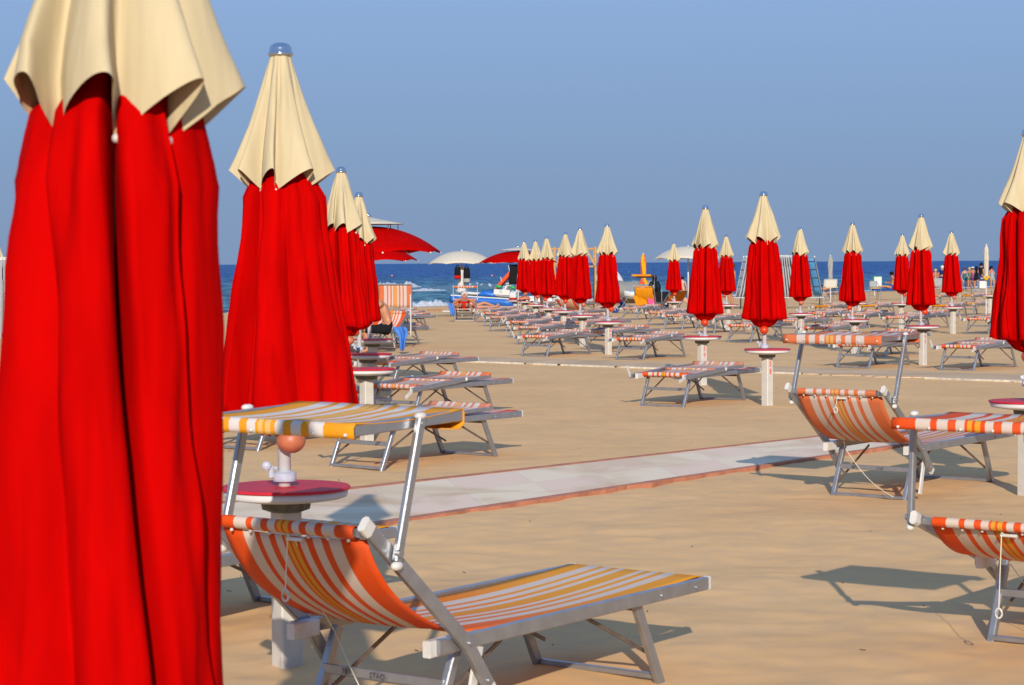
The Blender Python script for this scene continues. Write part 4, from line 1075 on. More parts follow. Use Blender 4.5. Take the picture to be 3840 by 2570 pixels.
    fb = MB()
    for q in (-1, 1): fb.ball(fc+side*q*0.032*scale+up*0.02*scale-fwd*0.004*scale, 0.009*scale, 8)
    fb.build('eyes', M['hair_black'], root, True)
    fb = MB(); fb.bar(fc-side*0.022*scale-up*0.045*scale-fwd*0.008*scale, fc+side*0.022*scale-up*0.045*scale-fwd*0.008*scale, 0.01, 0.008); fb.build('mouth', M['c_red'], root)
    return root
def standing(lean=0.0, armbend=0.0, stride=0.06):
    return dict(pel=(0, 0, 0.93), chest=(0, lean*0.3, 1.22), neck=(0, lean*0.5, 1.44), head=(0, lean*0.55-0.02, 1.56),
                shL=(0.17, lean*0.5, 1.38), elL=(0.24, 0.02, 1.11), wrL=(0.22, -0.10-armbend*0.1, 0.88+armbend*0.3),
                shR=(-0.17, lean*0.5, 1.38), elR=(-0.24, 0.03, 1.11), wrR=(-0.25, -0.06, 0.87),
                hipL=(0.09, 0, 0.88), knL=(0.10, -stride, 0.48), anL=(0.10, stride*0.3, 0.07), toL=(0.11, -0.14, 0.03),
                hipR=(-0.09, 0, 0.88), knR=(-0.10, stride*0.4, 0.48), anR=(-0.10, stride, 0.07), toR=(-0.11, stride-0.17, 0.03))
TOP = [('waist', 'chest', 'ubk'), ('ubk', 'shL', 'uaL'), ('ubk', 'shR', 'uaR')]
TRUNKS = [('pel', 'waist'), ('pel', 'hpL', 'tmL'), ('pel', 'hpR', 'tmR')]
BRIEF = [('pel', 'hpL'), ('pel', 'hpR')]
DRESS = [('pel', 'waist', 'chest', 'ubk'), ('pel', 'hpL', 'tmL'), ('pel', 'hpR', 'tmR')]
PANTS = [('pel', 'waist'), ('pel', 'hpL', 'tmL', 'knL', 'cfL'), ('pel', 'hpR', 'tmR', 'knR', 'cfR')]
def stand_at(px, yhead, Y, rz, label, **k):
    b = base_at(px, Y); zt = zpx(px, yhead, Y); s = (zt-b.z)/1.72
    s = min(1.08, max(0.86, s)); b.z = zt-1.72*s
    return person(b, rz, k.pop('J', standing()), None, label, scale=s, **k)
stand_at(2560, 1037, 118, PI-0.3, 'bather seen from behind in a violet patterned swimsuit, left of the parasol in post 59', hair='hair_black', clothes=[('swimsuit', 'c_violet', BRIEF+[('pel', 'waist')], 0.012)], skin='skin_pale')
stand_at(2742, 985, 84, rad(-70), 'tanned bather standing behind the small parasol left of the tall one', hair='hair_brown', J=standing(0.1, 0, 0.14), clothes=[('swim_trunks', 'c_navy', TRUNKS, 0.012)])
stand_at(2021, 1000, 72, PI, 'bather whose bare legs show under the slanting row of parasols', hair='hair_brown', skin='skin_pale', clothes=[('swim_trunks', 'c_navy', BRIEF, 0.012)])
# group of people at the right, standing near the water
grp = [(3508, 1008, 150, 0.6, 'blond bather in the group, left of the white-haired man', 'hair_blond', 'c_pink', BRIEF, 'skin', None, False),
       (3531, 995, 140, 2.4, 'white-haired man in a navy T-shirt leaning by the group', 'hair_grey', 'c_navy', TOP, 'skin', None, False),
       (3617, 1003, 152, 0.3, 'person in a teal top with brown hair in the group', 'hair_brown', 'c_teal', DRESS, 'skin_pale', None, False),
       (3636, 1002, 160, -0.4, 'blond person in a dark green top in the group', 'hair_blond', 'c_green', DRESS, 'skin', None, False),
       (3648, 1000, 150, 2.6, 'person in a purple dress and white cap', 'hair_brown', 'c_purple', DRESS, 'skin', 'c_white', False),
       (3661, 998, 148, 3.0, 'person with long black hair and dark clothes in the group', 'hair_black', 'c_black', DRESS, 'skin', None, True),
       (3680, 985, 142, 2.0, 'tallest person of the group, in a black top with dark hair', 'hair_black', 'c_black', TOP+[('pel', 'waist')], 'skin', None, False),
       (3721, 997, 145, 0.5, 'dark-haired person right of the slim folded parasol', 'hair_black', 'c_grey', DRESS, 'skin', None, True)]
for (x, y, Y, rz, lb, hr, cl, sg, sk, hat, lh) in grp:
    stand_at(x, y, Y, rz, lb, hair=hr, skin=sk, hat=hat, longhair=lh, J=standing(random.uniform(-0.1, 0.25), random.uniform(0, 1)), clothes=[('clothing', cl, sg, 0.016)]+([('shorts', 'c_navy', TRUNKS, 0.014)] if sg is TOP else []))
# seated bather in black on the lounger (back to us, leaning)
J = dict(pel=(0, 0, 0.50), chest=(-0.03, -0.10, 0.80), neck=(-0.08, -0.26, 1.0), head=(-0.12, -0.34, 1.10), face=(-0.4, -1, -0.3),
         shL=(0.13, -0.2, 0.96), elL=(0.12, -0.42, 0.74), wrL=(0.02, -0.58, 0.60), shR=(-0.2, -0.2, 0.94), elR=(-0.24, -0.42, 0.72), wrR=(-0.12, -0.58, 0.6),
         hipL=(0.09, -0.05, 0.46), knL=(0.12, -0.50, 0.47), anL=(0.12, -0.46, 0.07), toL=(0.13, -0.64, 0.03), hipR=(-0.09, -0.05, 0.46), knR=(-0.12, -0.5, 0.46), anR=(-0.12, -0.38, 0.07), toR=(-0.13, -0.56, 0.03))
b = base_at(1462, 40.6)
person(b, rad(-75), J, None, 'tanned bather in black seated sideways on a lounger behind the left row', hair='hair_black', clothes=[('swimwear', 'c_black', PANTS, 0.014)])
# reclining knee at the near round table
J = dict(pel=(0, 0, 0.45), chest=(0, 0.30, 0.62), neck=(0, 0.52, 0.78), head=(0, 0.62, 0.86), face=(0, -0.6, 0.8),
         shL=(0.17, 0.46, 0.72), elL=(0.26, 0.24, 0.52), wrL=(0.2, 0.0, 0.48), shR=(-0.17, 0.46, 0.72), elR=(-0.26, 0.24, 0.52), wrR=(-0.2, 0.0, 0.48),
         hipL=(0.09, -0.02, 0.44), knL=(0.11, -0.40, 0.64), anL=(0.11, -0.62, 0.40), toL=(0.11, -0.78, 0.40), hipR=(-0.09, -0.02, 0.44), knR=(-0.1, -0.44, 0.50), anR=(-0.1, -0.85, 0.42), toR=(-0.1, -0.92, 0.50))
g = P(1333, 1296, 25.6)
person((g.x-0.40-0.12, g.y+0.1, g.z-0.62), rad(90), J, None, 'bather hidden by the left parasols with only a bare knee showing above the round table', skin='skin_pale', clothes=[('swim_trunks', 'c_navy', TRUNKS, 0.012)])
# sunbathing woman on U5: head away, body towards us
J = dict(pel=(0, -0.10, 0.47), chest=(0, 0.22, 0.56), neck=(0, 0.44, 0.68), head=(0, 0.56, 0.77), face=(0, -0.75, 0.65),
         shL=(0.19, 0.40, 0.63), elL=(0.36, 0.20, 0.50), wrL=(0.22, -0.04, 0.45), shR=(-0.19, 0.40, 0.63), elR=(-0.36, 0.20, 0.50), wrR=(-0.24, 0.0, 0.45),
         hipL=(0.09, -0.12, 0.46), knL=(0.11, -0.56, 0.48), anL=(0.09, -0.98, 0.44), toL=(0.10, -1.04, 0.54), hipR=(-0.09, -0.12, 0.46), knR=(-0.11, -0.56, 0.48), anR=(-0.09, -0.98, 0.44), toR=(-0.10, -1.04, 0.54))
g = G(1738, 1203)
person((g.x, g.y+0.95, g.z), 0, J, None, 'sunbathing woman in a red bikini lying under a small striped sunshade', hair='hair_grey', clothes=[('bikini', 'c_red', [('chest', 'ubk')], 0.008), ('bikini_bottom', 'c_red', BRIEF, 0.01)])
# second sunbather lying sideways behind her, head left, feet right
J2 = {}
for k, q in J.items(): J2[k] = q
g = G(1742, 1184)
J2 = dict(pel=(0, 0, 0.36), chest=(0, 0.30, 0.38), neck=(0, 0.52, 0.42), head=(0, 0.64, 0.46), face=(0.3, 0, 1),
          shL=(0.18, 0.46, 0.38), elL=(0.3, 0.2, 0.34), wrL=(0.22, -0.05, 0.36), shR=(-0.18, 0.46, 0.38), elR=(-0.3, 0.2, 0.34), wrR=(-0.22, -0.05, 0.36),
          hipL=(0.09, -0.02, 0.36), knL=(0.1, -0.44, 0.52), anL=(0.1, -0.86, 0.38), toL=(0.1, -0.93, 0.50), hipR=(-0.09, -0.02, 0.36), knR=(-0.1, -0.46, 0.38), anR=(-0.1, -0.9, 0.36), toR=(-0.1, -0.97, 0.47))
pj = P(1768, 1160, 74); 
person((pj.x, pj.y, pj.z-0.30), rad(90), J2, None, 'dark-haired sunbather lying across behind the woman in red, feet pointing right', hair='hair_black', clothes=[('swimsuit', 'c_black', [('pel', 'waist', 'chest')], 0.012)])
# low lounger under the second sunbather
lb_ = empty('flat_lounger', (pj.x, pj.y, pj.z-0.30), 0, 'low lounger with an orange end under the second sunbather, pointing left', 'sun lounger', GF)
MB().box((-0.05, 0, 0.24), (1.9, 0.6, 0.03)).build('bed_fabric', M['wplastic'], lb_)
MB().box((-1.28, 0, 0.27), (0.55, 0.6, 0.02)).build('headrest', M['brown_orange'], lb_)
for sx in (-0.7, 0.7):
    for sy in (-0.25, 0.25): MB().tube([(sx, sy, 0.23), (sx*1.12, sy, -0.02)], 0.014, 8).build('leg', M['metal'], lb_)
# seated ones
JS = dict(pel=(0, 0, 0.16), chest=(0, 0.06, 0.45), neck=(0, 0.0, 0.68), head=(0, -0.04, 0.80), shL=(0.17, 0.02, 0.62), elL=(0.25, 0.10, 0.38), wrL=(0.22, 0.2, 0.14), shR=(-0.17, 0.02, 0.62), elR=(-0.25, 0.0, 0.38), wrR=(-0.16, -0.22, 0.38),
          hipL=(0.09, -0.04, 0.13), knL=(0.12, -0.38, 0.42), anL=(0.12, -0.62, 0.07), toL=(0.12, -0.78, 0.04), hipR=(-0.09, -0.04, 0.13), knR=(-0.12, -0.40, 0.36), anR=(-0.12, -0.68, 0.07), toR=(-0.12, -0.84, 0.04))
b = base_at(2532, 84); person(b+Vector((0, 0, 0.05)), rad(75), JS, None, 'bather seated on the sand with bent knees behind the small closed parasol', hair='hair_blond', skin='skin_pale', clothes=[('swimsuit', 'c_white', [('pel', 'waist', 'chest')], 0.015)])
b = base_at(2455, 92); person(b+Vector((0, 0, 0.45)), 0, JS, None, 'person with black hair and black clothes beyond the black windbreak', skin='c_black', hair='hair_black', longhair=True, clothes=[('clothing', 'c_black', DRESS, 0.05)])
b = base_at(2393, 112); person(b+Vector((0, 0, 0.1)), 0, JS, None, 'dark-haired person half hidden behind the grey boat cover', hair='hair_black', clothes=[('clothing', 'c_black', TOP, 0.02)])
JL = dict(JS); JL.update(knL=(0.12, -0.42, 0.2), anL=(0.12, -0.84, 0.16), toL=(0.12, -0.9, 0.28), knR=(-0.1, -0.44, 0.19), anR=(-0.1, -0.86, 0.15), toR=(-0.1, -0.92, 0.26))
b = base_at(3346, 108); bz_ = zpx(3346, 1022, 108)-0.90
person((b.x, b.y, bz_), rad(-80), JL, None, 'tanned man sitting with legs stretched on a blue lounger', hair='hair_black', clothes=[('swim_trunks', 'c_darkblue', TRUNKS, 0.012)])
bl = empty('flat_lounger', (b.x, b.y, b.z), 0, 'blue lounger under the seated tanned man', 'sun lounger', 'low loungers near the water')
bzz = bz_-b.z
MB().box((-0.15, 0, bzz+0.03), (1.7, 0.6, 0.10)).build('mattress', M['c_darkblue'], bl)
for sx in (-0.7, 0.5):
    for sy in (-0.22, 0.22): MB().tube([(sx, sy, bzz), (sx*1.1, sy, -0.03)], 0.014, 8).build('leg', M['dark_metal'], bl)
b = base_at(3090, 96)
JK = dict(J2); JK.update(knL=(0.1, -0.30, 0.66), anL=(0.1, -0.62, 0.95), toL=(0.1, -0.72, 1.02))
person((b.x-0.1, b.y+0.5, zpx(3090, 1078, 96)-0.42), rad(-90), JK, None, 'bather lying with one leg raised left of the cream lounger back', clothes=[('swim_trunks', 'c_navy', BRIEF, 0.01)])

# ------------------------------------------------------------------ pedal boat (blue hull, white deck, slide)
def bgroot(name, px, Y, label, cat, rz=0, group=None):
    b = base_at(px, Y); return empty(name, b, rz, label, cat, group), b
def hull(mb, x0, x1, y, wd, h, z0=0.0, bow=0.5, n=14):
    rings = []
    for i in range(n+1):
        t = i/n; x = x0+(x1-x0)*t
        k = min(1, (t+0.02)/0.22)**0.5; k2 = min(1, (1.02-t)/0.10)**0.5; kk = min(k, k2)
        lift = 0.20*bow*max(0, 1-t/0.3)**2
        wq = wd/2*kk
        rings.append([(x, y-wq, z0+h+lift*0.6), (x, y-wq*0.92, z0+h*0.45+lift), (x, y-wq*0.5, z0+0.03+lift), (x, y, z0+lift), (x, y+wq*0.5, z0+0.03+lift), (x, y+wq*0.92, z0+h*0.45+lift), (x, y+wq, z0+h+lift*0.6)])
    mb.quad_ring(rings)
pb, b = bgroot('pedal_boat', 1815, 98, 'blue and white pedal boat with an orange slide pulled up on the sand', 'pedal boat', rz=rad(-14))
pb.location.z = zpx(1900, 1149, 98); pb.rotation_euler = (0, rad(3.5), rad(-14))
for yy in (-0.55, 0.55): m_ = MB(); hull(m_, -1.5, 1.55, yy, 0.55, 0.40); m_.build('hull', M['boat_blue'], pb, True)
MB().box((0.05, 0, 0.435), (2.9, 1.5, 0.06), 0.3).build('deck', M['boat_white'], pb)
mb = MB(); hull(mb, -1.35, 1.5, 0, 1.42, 0.16, 0.46); mb.build('deck_moulding', M['boat_white'], pb, True)
for (x, yy) in ((0.62, -0.35), (0.62, 0.35), (1.0, 0.35)):
    mb = MB(); mb.bar((x, yy, 0.62), (x+0.4, yy, 0.66), 0.5, 0.12, ch=0.3); mb.bar((x+0.38, yy, 0.62), (x+0.55, yy, 1.02), 0.5, 0.09, up=(1, 0, 0), ch=0.3); mb.build('seat', M['boat_white'], pb)
mb = MB(); rings = []
for i in range(9):
    t = i/8; x = -0.12+0.80*t; h = 0.22*math.sin(PI*(0.12+0.8*t)); rings.append([(x, -0.76, 0.50), (x, -0.68, 0.52+h), (x, -0.1, 0.56+h), (x, -0.05, 0.5)])
mb.quad_ring(rings); mb.build('side_fairing', M['boat_blue'], pb, True)
me = text_mesh('62', 0.16, M['c_grey']); o = bpy.data.objects.new('painted_number', me); COL.objects.link(o); o.parent = pb; o.location = (0.95, -0.755, 0.70); o.rotation_euler = (PI/2, 0, 0)
MB().box((1.0, -0.735, 0.72), (0.75, 0.03, 0.24)).build('side_panel', M['boat_white'], pb)
mb = MB()
SX = 0.18
mb.bar((0.28+SX, 0.25, 0.85), (1.0+SX, 0.25, 1.72), 0.10, 0.16); mb.bar((0.28+SX, 0.65, 0.85), (1.0+SX, 0.65, 1.72), 0.10, 0.16); mb.bar((0.28+SX, 0.45, 0.83), (1.0+SX, 0.45, 1.68), 0.42, 0.04); mb.bar((0.96+SX, 0.25, 1.72), (1.42+SX, 0.25, 1.70), 0.10, 0.16); mb.bar((0.96+SX, 0.65, 1.72), (1.42+SX, 0.65, 1.70), 0.10, 0.16); mb.bar((0.96+SX, 0.45, 1.66), (1.42+SX, 0.45, 1.64), 0.42, 0.05)
mb.build('slide', M['slide'], pb)
mb = MB(); mb.bar((0.75, 0.20, 0.70), (1.46, 0.20, 1.62), 0.05, 0.10)
mb.bar((0.80, 0.35, 0.66), (1.46, 0.35, 1.55), 0.34, 0.05)
for k in range(6): t = k/5; mb.box((0.80+0.64*t, 0.28, 0.78+0.82*t), (0.20, 0.42, 0.035))
mb.build('ladder', M['boat_white'], pb)
mb = MB(); mb.tube([(1.1, 0.2, 1.6), (1.0, 0.2, 1.95)], 0.016, 8); mb.tube([(0.72, 0.2, 1.2), (0.66, 0.2, 1.4)], 0.016, 8); mb.build('handrail', M['boat_white'], pb)
for (x, yy) in ((0.70, -0.2), (1.36, -0.2)): MB().ball((x, yy, 0.95), 0.13, 12, (1.3, 1, 0.62)).build('float', M['green'], pb, True)
mb = MB(); mb.tube([(-1.0, -0.4, 0.62), (-0.95, -0.4, 0.9), (-0.7, -0.4, 0.9), (-0.68, -0.4, 0.62)], 0.016, 6); mb.build('handrail', M['dark_metal'], pb)
pb2, b = bgroot('pedal_boat', 2060, 104, 'second white pedal boat, mostly hidden behind the slanting row of posts', 'pedal boat', rz=rad(-8)); pb2.location.z = zpx(2060, 1150, 104)
for yy in (-0.5, 0.5): m_ = MB(); hull(m_, -1.4, 1.5, yy, 0.5, 0.42); m_.build('hull', M['boat_white'], pb2, True)
MB().box((0, 0, 0.47), (2.7, 1.4, 0.08), 0.3).build('deck', M['boat_white'], pb2)
for x in (-0.5, 0.3): mb = MB(); mb.bar((x, 0, 0.56), (x+0.4, 0, 0.6), 1.1, 0.1, ch=0.3); mb.bar((x+0.4, 0, 0.58), (x+0.55, 0, 0.92), 1.1, 0.08, up=(1, 0, 0)); mb.build('seat', M['boat_white'], pb2)

# towel and bags on the cream parasol's pole
b = base_at(1733, 71.6); zt = zpx(1733, 998, 71.6); zb = zpx(1733, 1092, 71.6)
me, _ = fold_mesh('hanging_towel', [(0.0, 0.06, 0.6), ((zt-zb)*0.4, 0.115, 1), ((zt-zb)*0.8, 0.14, 1), (zt-zb, 0.16, 1)], 6, 0.4, M['c_white'], 3, res=72)
o = bpy.data.objects.new('hanging_towel', me); COL.objects.link(o); o.location = (b.x, b.y-0.05, zt); tag(o, 'long white towel wrapped round the pole of the cream parasol', 'towel')
def bag(px, y0, y1, Y, wpx, m, m2, label, strap=True):
    c = P(px, (y0+y1)/2, Y); h = (y1-y0)*Y/F; wd = wpx*Y/F
    r = empty('bag', (c.x, c.y, c.z-h/2), 0, label, 'bag'); mb = MB(); rings = []
    for i in range(7):
        t = i/6; k = 0.55+0.45*math.sin(PI*(0.15+0.7*(1-t))); rings.append([(wd/2*k*math.cos(a), 0.09*k*math.sin(a), h*0.85*t) for a in [2*PI*q/14 for q in range(14)]])
    mb.quad_ring(rings); mb.build('pouch', m, r, True)
    if m2: mb = MB(); mb.lathe([(wd*0.46, 0.02), (wd*0.5, 0.05), (wd*0.48, h*0.25)], n=14); o2 = mb.build('panel', m2, r, True); o2.scale = (1.03, 0.22/wd if wd > 0 else 1, 1)
    MB().tube([(-wd*0.25, 0, h*0.83), (-wd*0.12, 0, h*0.95), (0, 0, h), (wd*0.12, 0, h*0.95), (wd*0.25, 0, h*0.83)], 0.014, 6).build('strap', m, r, True)
    return r
bag(1716, 994, 1047, 71.2, 25, M['c_black'], M['c_red'], 'black and red bag hanging left of the white towel')
bag(1750, 994, 1062, 71.2, 26, M['c_black'], M['c_grey'], 'dark patterned bag hanging right of the white towel')
bag(1923, 1092, 1125, 66.8, 30, M['c_white'], M['c_red'], 'red and white beach bag on the last table of the slanting row')
bk = P(1924, 1000, 67.6); o = MB().sheet([[(x_*0.13+0.02*math.sin(q), 0.03*math.sin(q*2+x_*3), -0.62*q/6) for x_ in (-1, -0.5, 0, 0.5, 1)] for q in range(7)]).build('hanging_garment', M['c_black'], None, True, thick=0.03)
o.location = (bk.x, bk.y, bk.z+0.06); tag(o, 'black garment hanging under the open red parasol by the slide', 'garment')
tw = P(1968, 1122, 63.5); mb = MB(); rows = []
for i in range(9):
    rows.append([(-0.15+0.3*i/8, -0.10+0.2*j/6, 0.03+0.07*math.sin(PI*i/8)*math.sin(PI*j/6)+0.05*noise.noise(Vector((i*0.8, j*0.8, 1)))) for j in range(7)])
mb.sheet(rows); o = mb.build('towel', M['ball_faded'], None, True, thick=0.06); o.location = (tw.x, tw.y-0.05, tw.z-0.03); tag(o, 'crumpled coral towel on a table of the slanting row', 'towel')
cp = P(1343, 1316, 23.3); o = MB().lathe([(0.018, -0.02), (0.022, 0.035), (0.020, 0.035), (0.017, -0.015)], n=16).build('cup', M['c_grey'], None, True); o.location = (cp.x, cp.y, cp.z); tag(o, 'small dark cup on a round table in the left row', 'cup')

# blue towel over the seated bather's lounger
def drape(name, pts_rows, m, label, cat, thick=0.012):
    o = MB().sheet(pts_rows).build(name, m, None, True, thick=thick); tag(o, label, cat)
    md = o.modifiers.new('sub', 'SUBSURF'); md.levels = 1; md.render_levels = 1
    return o
def draped(px_rows, Y, jitter=0.03, bulge=0.06, seed=0):
    rows = []
    for i, r in enumerate(px_rows):
        (xa, ya), (xb, yb) = r; row = []
        for j in range(9):
            t = j/8; x = xa+(xb-xa)*t; y = ya+(yb-ya)*t; p_ = P(x, y, Y)
            p_.y += bulge*math.cos(t*PI*3+seed)+jitter*noise.noise(Vector((i*0.9, j*0.8, seed)))*3
            row.append(p_)
        rows.append(row)
    return rows
drape('towel', draped([((1472, 1226), (1524, 1226)), ((1470, 1238), (1532, 1240)), ((1486, 1252), (1530, 1258)), ((1497, 1270), (1522, 1272)), ((1496, 1300), (1521, 1296)), ((1503, 1318), (1514, 1316))], 40.0, seed=1), M['c_blue'], 'bright blue towel hanging off the seated bather\'s lounger', 'towel')
drape('towel', draped([((1680, 1138), (1692, 1134)), ((1682, 1155), (1705, 1146)), ((1687, 1172), (1706, 1172)), ((1694, 1184), (1704, 1186))], 65.2, seed=2, bulge=0.03), M['c_blue'], 'blue and white towel hanging at the sunbathing woman\'s shoulder', 'towel')
U2w = 75.8
drape('towel', draped([((2372, 1106), (2424, 1106)), ((2378, 1122), (2426, 1122)), ((2384, 1140), (2430, 1140)), ((2388, 1153), (2434, 1151))], U2w, bulge=0.015, seed=3), M['orange_plain'], 'bright orange towel over the back of the lounger with plain orange sunshade', 'towel')
drape('towel', draped([((2425, 1105), (2452, 1105)), ((2427, 1122), (2453, 1122)), ((2431, 1140), (2455, 1136)), ((2434, 1148), (2456, 1144))], U2w-0.1, bulge=0.015, seed=4), M['c_pink'], 'pink towel beside the orange towel on the same lounger back', 'towel')

# wooden frame
wf, b = bgroot('timber_frame', 2160, 92, 'pale timber frame showing between the closed parasols of the slanting row', 'frame')
def wz(py): return zpx(2160, py, 92)-b.z
def wx(px): return P(px, 1000, 92).x-b.x
for px in (2080, 2233): MB().bar((wx(px), 0, -0.1), (wx(px), 0, wz(926)), 0.09, 0.09, up=(0, 1, 0)).build('upright', M['wood'], wf)
for px in (2080, 2233): MB().bar((wx(px), 1.6, -0.1), (wx(px), 1.6, wz(928)), 0.09, 0.09, up=(0, 1, 0)).build('upright', M['wood'], wf)
MB().bar((wx(2048), 0.06, wz(934)), (wx(2238), 0.06, wz(934)), 0.08, 0.09).build('beam', M['wood'], wf)
MB().bar((wx(2205), -0.07, wz(948)), (wx(2232), -0.07, wz(998)), 0.05, 0.08).build('brace', M['wood'], wf)
MB().bar((wx(2108), -0.07, wz(948)), (wx(2082), -0.07, wz(998)), 0.05, 0.08).build('brace', M['wood'], wf)
MB().bar((wx(2080), 0.06, wz(1000)), (wx(2233), 0.06, wz(1000)), 0.06, 0.07).build('beam', M['wood'], wf)

# grey boat cover, rescue boat, black windbreak, blue chair
gt, b = bgroot('covered_boat', 2362, 106, 'boat under a grey cover beyond the blue chair', 'boat')
mb = MB(); rings = []
for i in range(9):
    t = i/8; x = -0.75+1.9*t; hh = (zpx(2362, 1053, 106)-b.z)*(0.95+0.05*t); dz = zpx(2362, 1106, 106)-b.z+0.05*(1-t); rings.append([(x, -0.55, 0.0+dz), (x, -0.62, hh*0.7), (x, -0.2, hh+0.02*math.sin(i*2)), (x, 0.2, hh), (x, 0.6, hh*0.5), (x, 0.55, 0)])
mb.quad_ring(rings); mb.build('cover', M['tarp'], gt, True); 
rb, b = bgroot('rescue_boat', 2415, 96, 'white rescue boat with orange float under the orange sunshade', 'boat'); rb.location.z = zpx(2415, 1122, 96)
m_ = MB(); hull(m_, -0.9, 0.6, 0, 0.7, 0.34); m_.build('hull', M['boat_white'], rb, True)
MB().box((0, 0, 0.36), (1.3, 0.75, 0.04)).build('gunwale', M['c_sky'], rb)
MB().box((0.25, 0, 0.46), (0.34, 0.5, 0.10), 0.4).build('float', M['slide'], rb)
MB().box((-0.1, 0, 0.46), (0.10, 0.3, 0.16), 0.3).build('box', M['boat_white'], rb)
wb, b = bgroot('windbreak', 2476, 88, 'black cloth windbreak on grey poles left of the small closed parasol', 'windbreak')
rows = [[(x_*0.36, 0.03*math.sin(x_*4+q), 0.02+q*0.11) for x_ in [-1+k*0.25 for k in range(9)]] for q in range(7)]
MB().sheet(rows).build('cloth', M['c_black'], wb, True, thick=0.01)
for x_ in (-0.36, 0.06, 0.36): MB().tube([(x_, -0.05, -0.1), (x_, -0.05, 0.86)], 0.015, 8).build('pole', M['metal'], wb)
ch, b = bgroot('folding_chair', 2336, 78, 'folding chair with dark blue fabric left of the orange towel', 'chair', rz=0.4)
for y_ in (-0.22, 0.22):
    mb = MB(); mb.tube([(-0.32, y_, 0), (0.12, y_, 0.62)], 0.013, 8); mb.tube([(0.30, y_, 0), (-0.02, y_, 0.62)], 0.013, 8); mb.tube([(-0.05, y_, 0.62), (0.30, y_, 0.58)], 0.015, 8); mb.tube([(-0.30, y_, 0.62), (0.05, y_, 0.30)], 0.012, 8); mb.build('side_frame', M['metal'], ch)
MB().sheet([[(-0.28+0.28*k/4, y_, 0.66-0.36*k/4) for y_ in (-0.21, 0, 0.21)] for k in range(5)]).build('backrest', M['c_darkblue'], ch, True, thick=0.01)
MB().sheet([[(0.0-0.02*k-0.26*k/4, y_, 0.30-0.28*k/4) for y_ in (-0.21, 0, 0.21)] for k in range(5)]).build('seat', M['c_darkblue'], ch, True, thick=0.01)

# stacked folded sunbeds
def folded_bed(fab):
    r = empty('folded_sunbed', (0, 0, 0)); H = 1.62
    for y_ in (-0.32, 0.32):
        a = MB().bar((0, y_, 0), (0, y_, H), 0.05, 0.028, up=(0, 1, 0)).build('rail', M['metal'], r)
        MB().bar((0, y_, H-0.02), (0, y_, H+0.04), 0.055, 0.035, up=(0, 1, 0), ch=0.3).build('end_cap', M['wplastic'], a)
        MB().bar((0.035, y_*0.92, 0.1), (0.035, y_*0.92, 1.2), 0.03, 0.02, up=(0, 1, 0)).build('folded_leg', M['metal'], r)
    for z in (0.02, 0.42, 0.78, 1.12, 1.44): MB().bar((0, -0.32, z), (0, 0.32, z), 0.025, 0.03).build('cross_bar', M['metal'], r)
    MB().sheet([[(0.015, -0.30+0.6*j/4, 0.04+1.5*i/6) for j in range(5)] for i in range(7)]).build('fabric', fab, r, True, thick=0.01)
    return r
rk, b = bgroot('storage_rack', 2920, 85, 'low rack carrying the stack of folded sunbeds', 'rack')
rz0 = zpx(2920, 1113, 85)-b.z
def rx(px): return P(px, 1100, 85).x-b.x
for y_ in (-0.3, 0.3): MB().bar((rx(2755), y_, rz0-0.03), (rx(3085), y_, rz0-0.03), 0.05, 0.05).build('rail', M['metal'], rk)
for px in (2780, 2945, 3078):
    for y_ in (-0.3, 0.3): MB().bar((rx(px), y_, -0.1), (rx(px), y_, rz0-0.05), 0.045, 0.045, up=(0, 1, 0)).build('leg', M['dark_metal'], rk)
FB = folded_bed(M['c_white']); FBB = folded_bed(M['c_sky']); fbu = False
xs_ = [2766, 2777, 2788, 2799, 2811, 2824, 2838, 2853, 2868, 2883, 2898, 2913, 2928, 2938, 2948, 2958, 2968, 2980, 2994, 3010, 3028, 3068]
for i, px in enumerate(xs_):
    o = (FB if not fbu else copy_tree(FB)) if i < len(xs_)-1 else FBB; fbu = True
    o.location = (rx(px)+b.x, b.y, b.z+rz0)
    lean = [0.20, 0.19, 0.18, 0.17][i] if i < 4 else (-0.23 if i == len(xs_)-1 else 0.02-0.012*i+0.04)
    o.rotation_euler = (0.0, lean, 0.12 if i < len(xs_)-1 else 0.42)
    lb_ = 'rightmost folded sunbed of the stack, showing its blue fabric' if i == len(xs_)-1 else ('leftmost folded sunbed leaning at the end of the stack' if i == 0 else 'grey folded sunbed standing in the middle of the stack')
    tag(o, lb_, 'sunbed', 'folded sunbeds stacked upright on a rack')
# a second stack glimpsed at the far left edge
b2 = base_at(6, 44)
for k in range(3):
    o = copy_tree(FB); o.location = (b2.x-0.05+0.045*k, b2.y+0.1*k, zpx(6, 965, 44)-1.66); o.rotation_euler = (0, 0.02, 0.3)
    tag(o, 'folded sunbed glimpsed at the far left edge of the photo', 'sunbed', 'folded sunbeds at the left edge')

# cream lounger back, mesh chair, sign, crate, box
cl, b = bgroot('lounge_chair', 3114, 86, 'cream lounge chair back below the folded grey parasol', 'lounge chair')
z0 = zpx(3114, 1076, 86)-b.z; z1 = zpx(3114, 1048, 86)-b.z
MB().sheet([[(-0.28+0.54*j/4+0.06*i/4, 0.25*i/4, z0+(z1-z0)*i/4) for j in range(5)] for i in range(5)]).build('backrest', M['cream_pale'], cl, True, thick=0.03)
MB().box((0.05, 0.6, z0-0.02), (0.5, 1.2, 0.04)).build('seat', M['cream_pale'], cl)
for x_ in (-0.26, 0.26):
    for y_ in (0.0, 1.1): MB().tube([(x_, y_, z0), (x_*1.1, y_, -0.05)], 0.014, 8).build('leg', M['metal'], cl)
mc, b = bgroot('mesh_chair', 3278, 100, 'grey mesh chair left of the green-edged sign', 'chair')
z0 = zpx(3278, 1078, 100)-b.z; z1 = zpx(3278, 1054, 100)-b.z
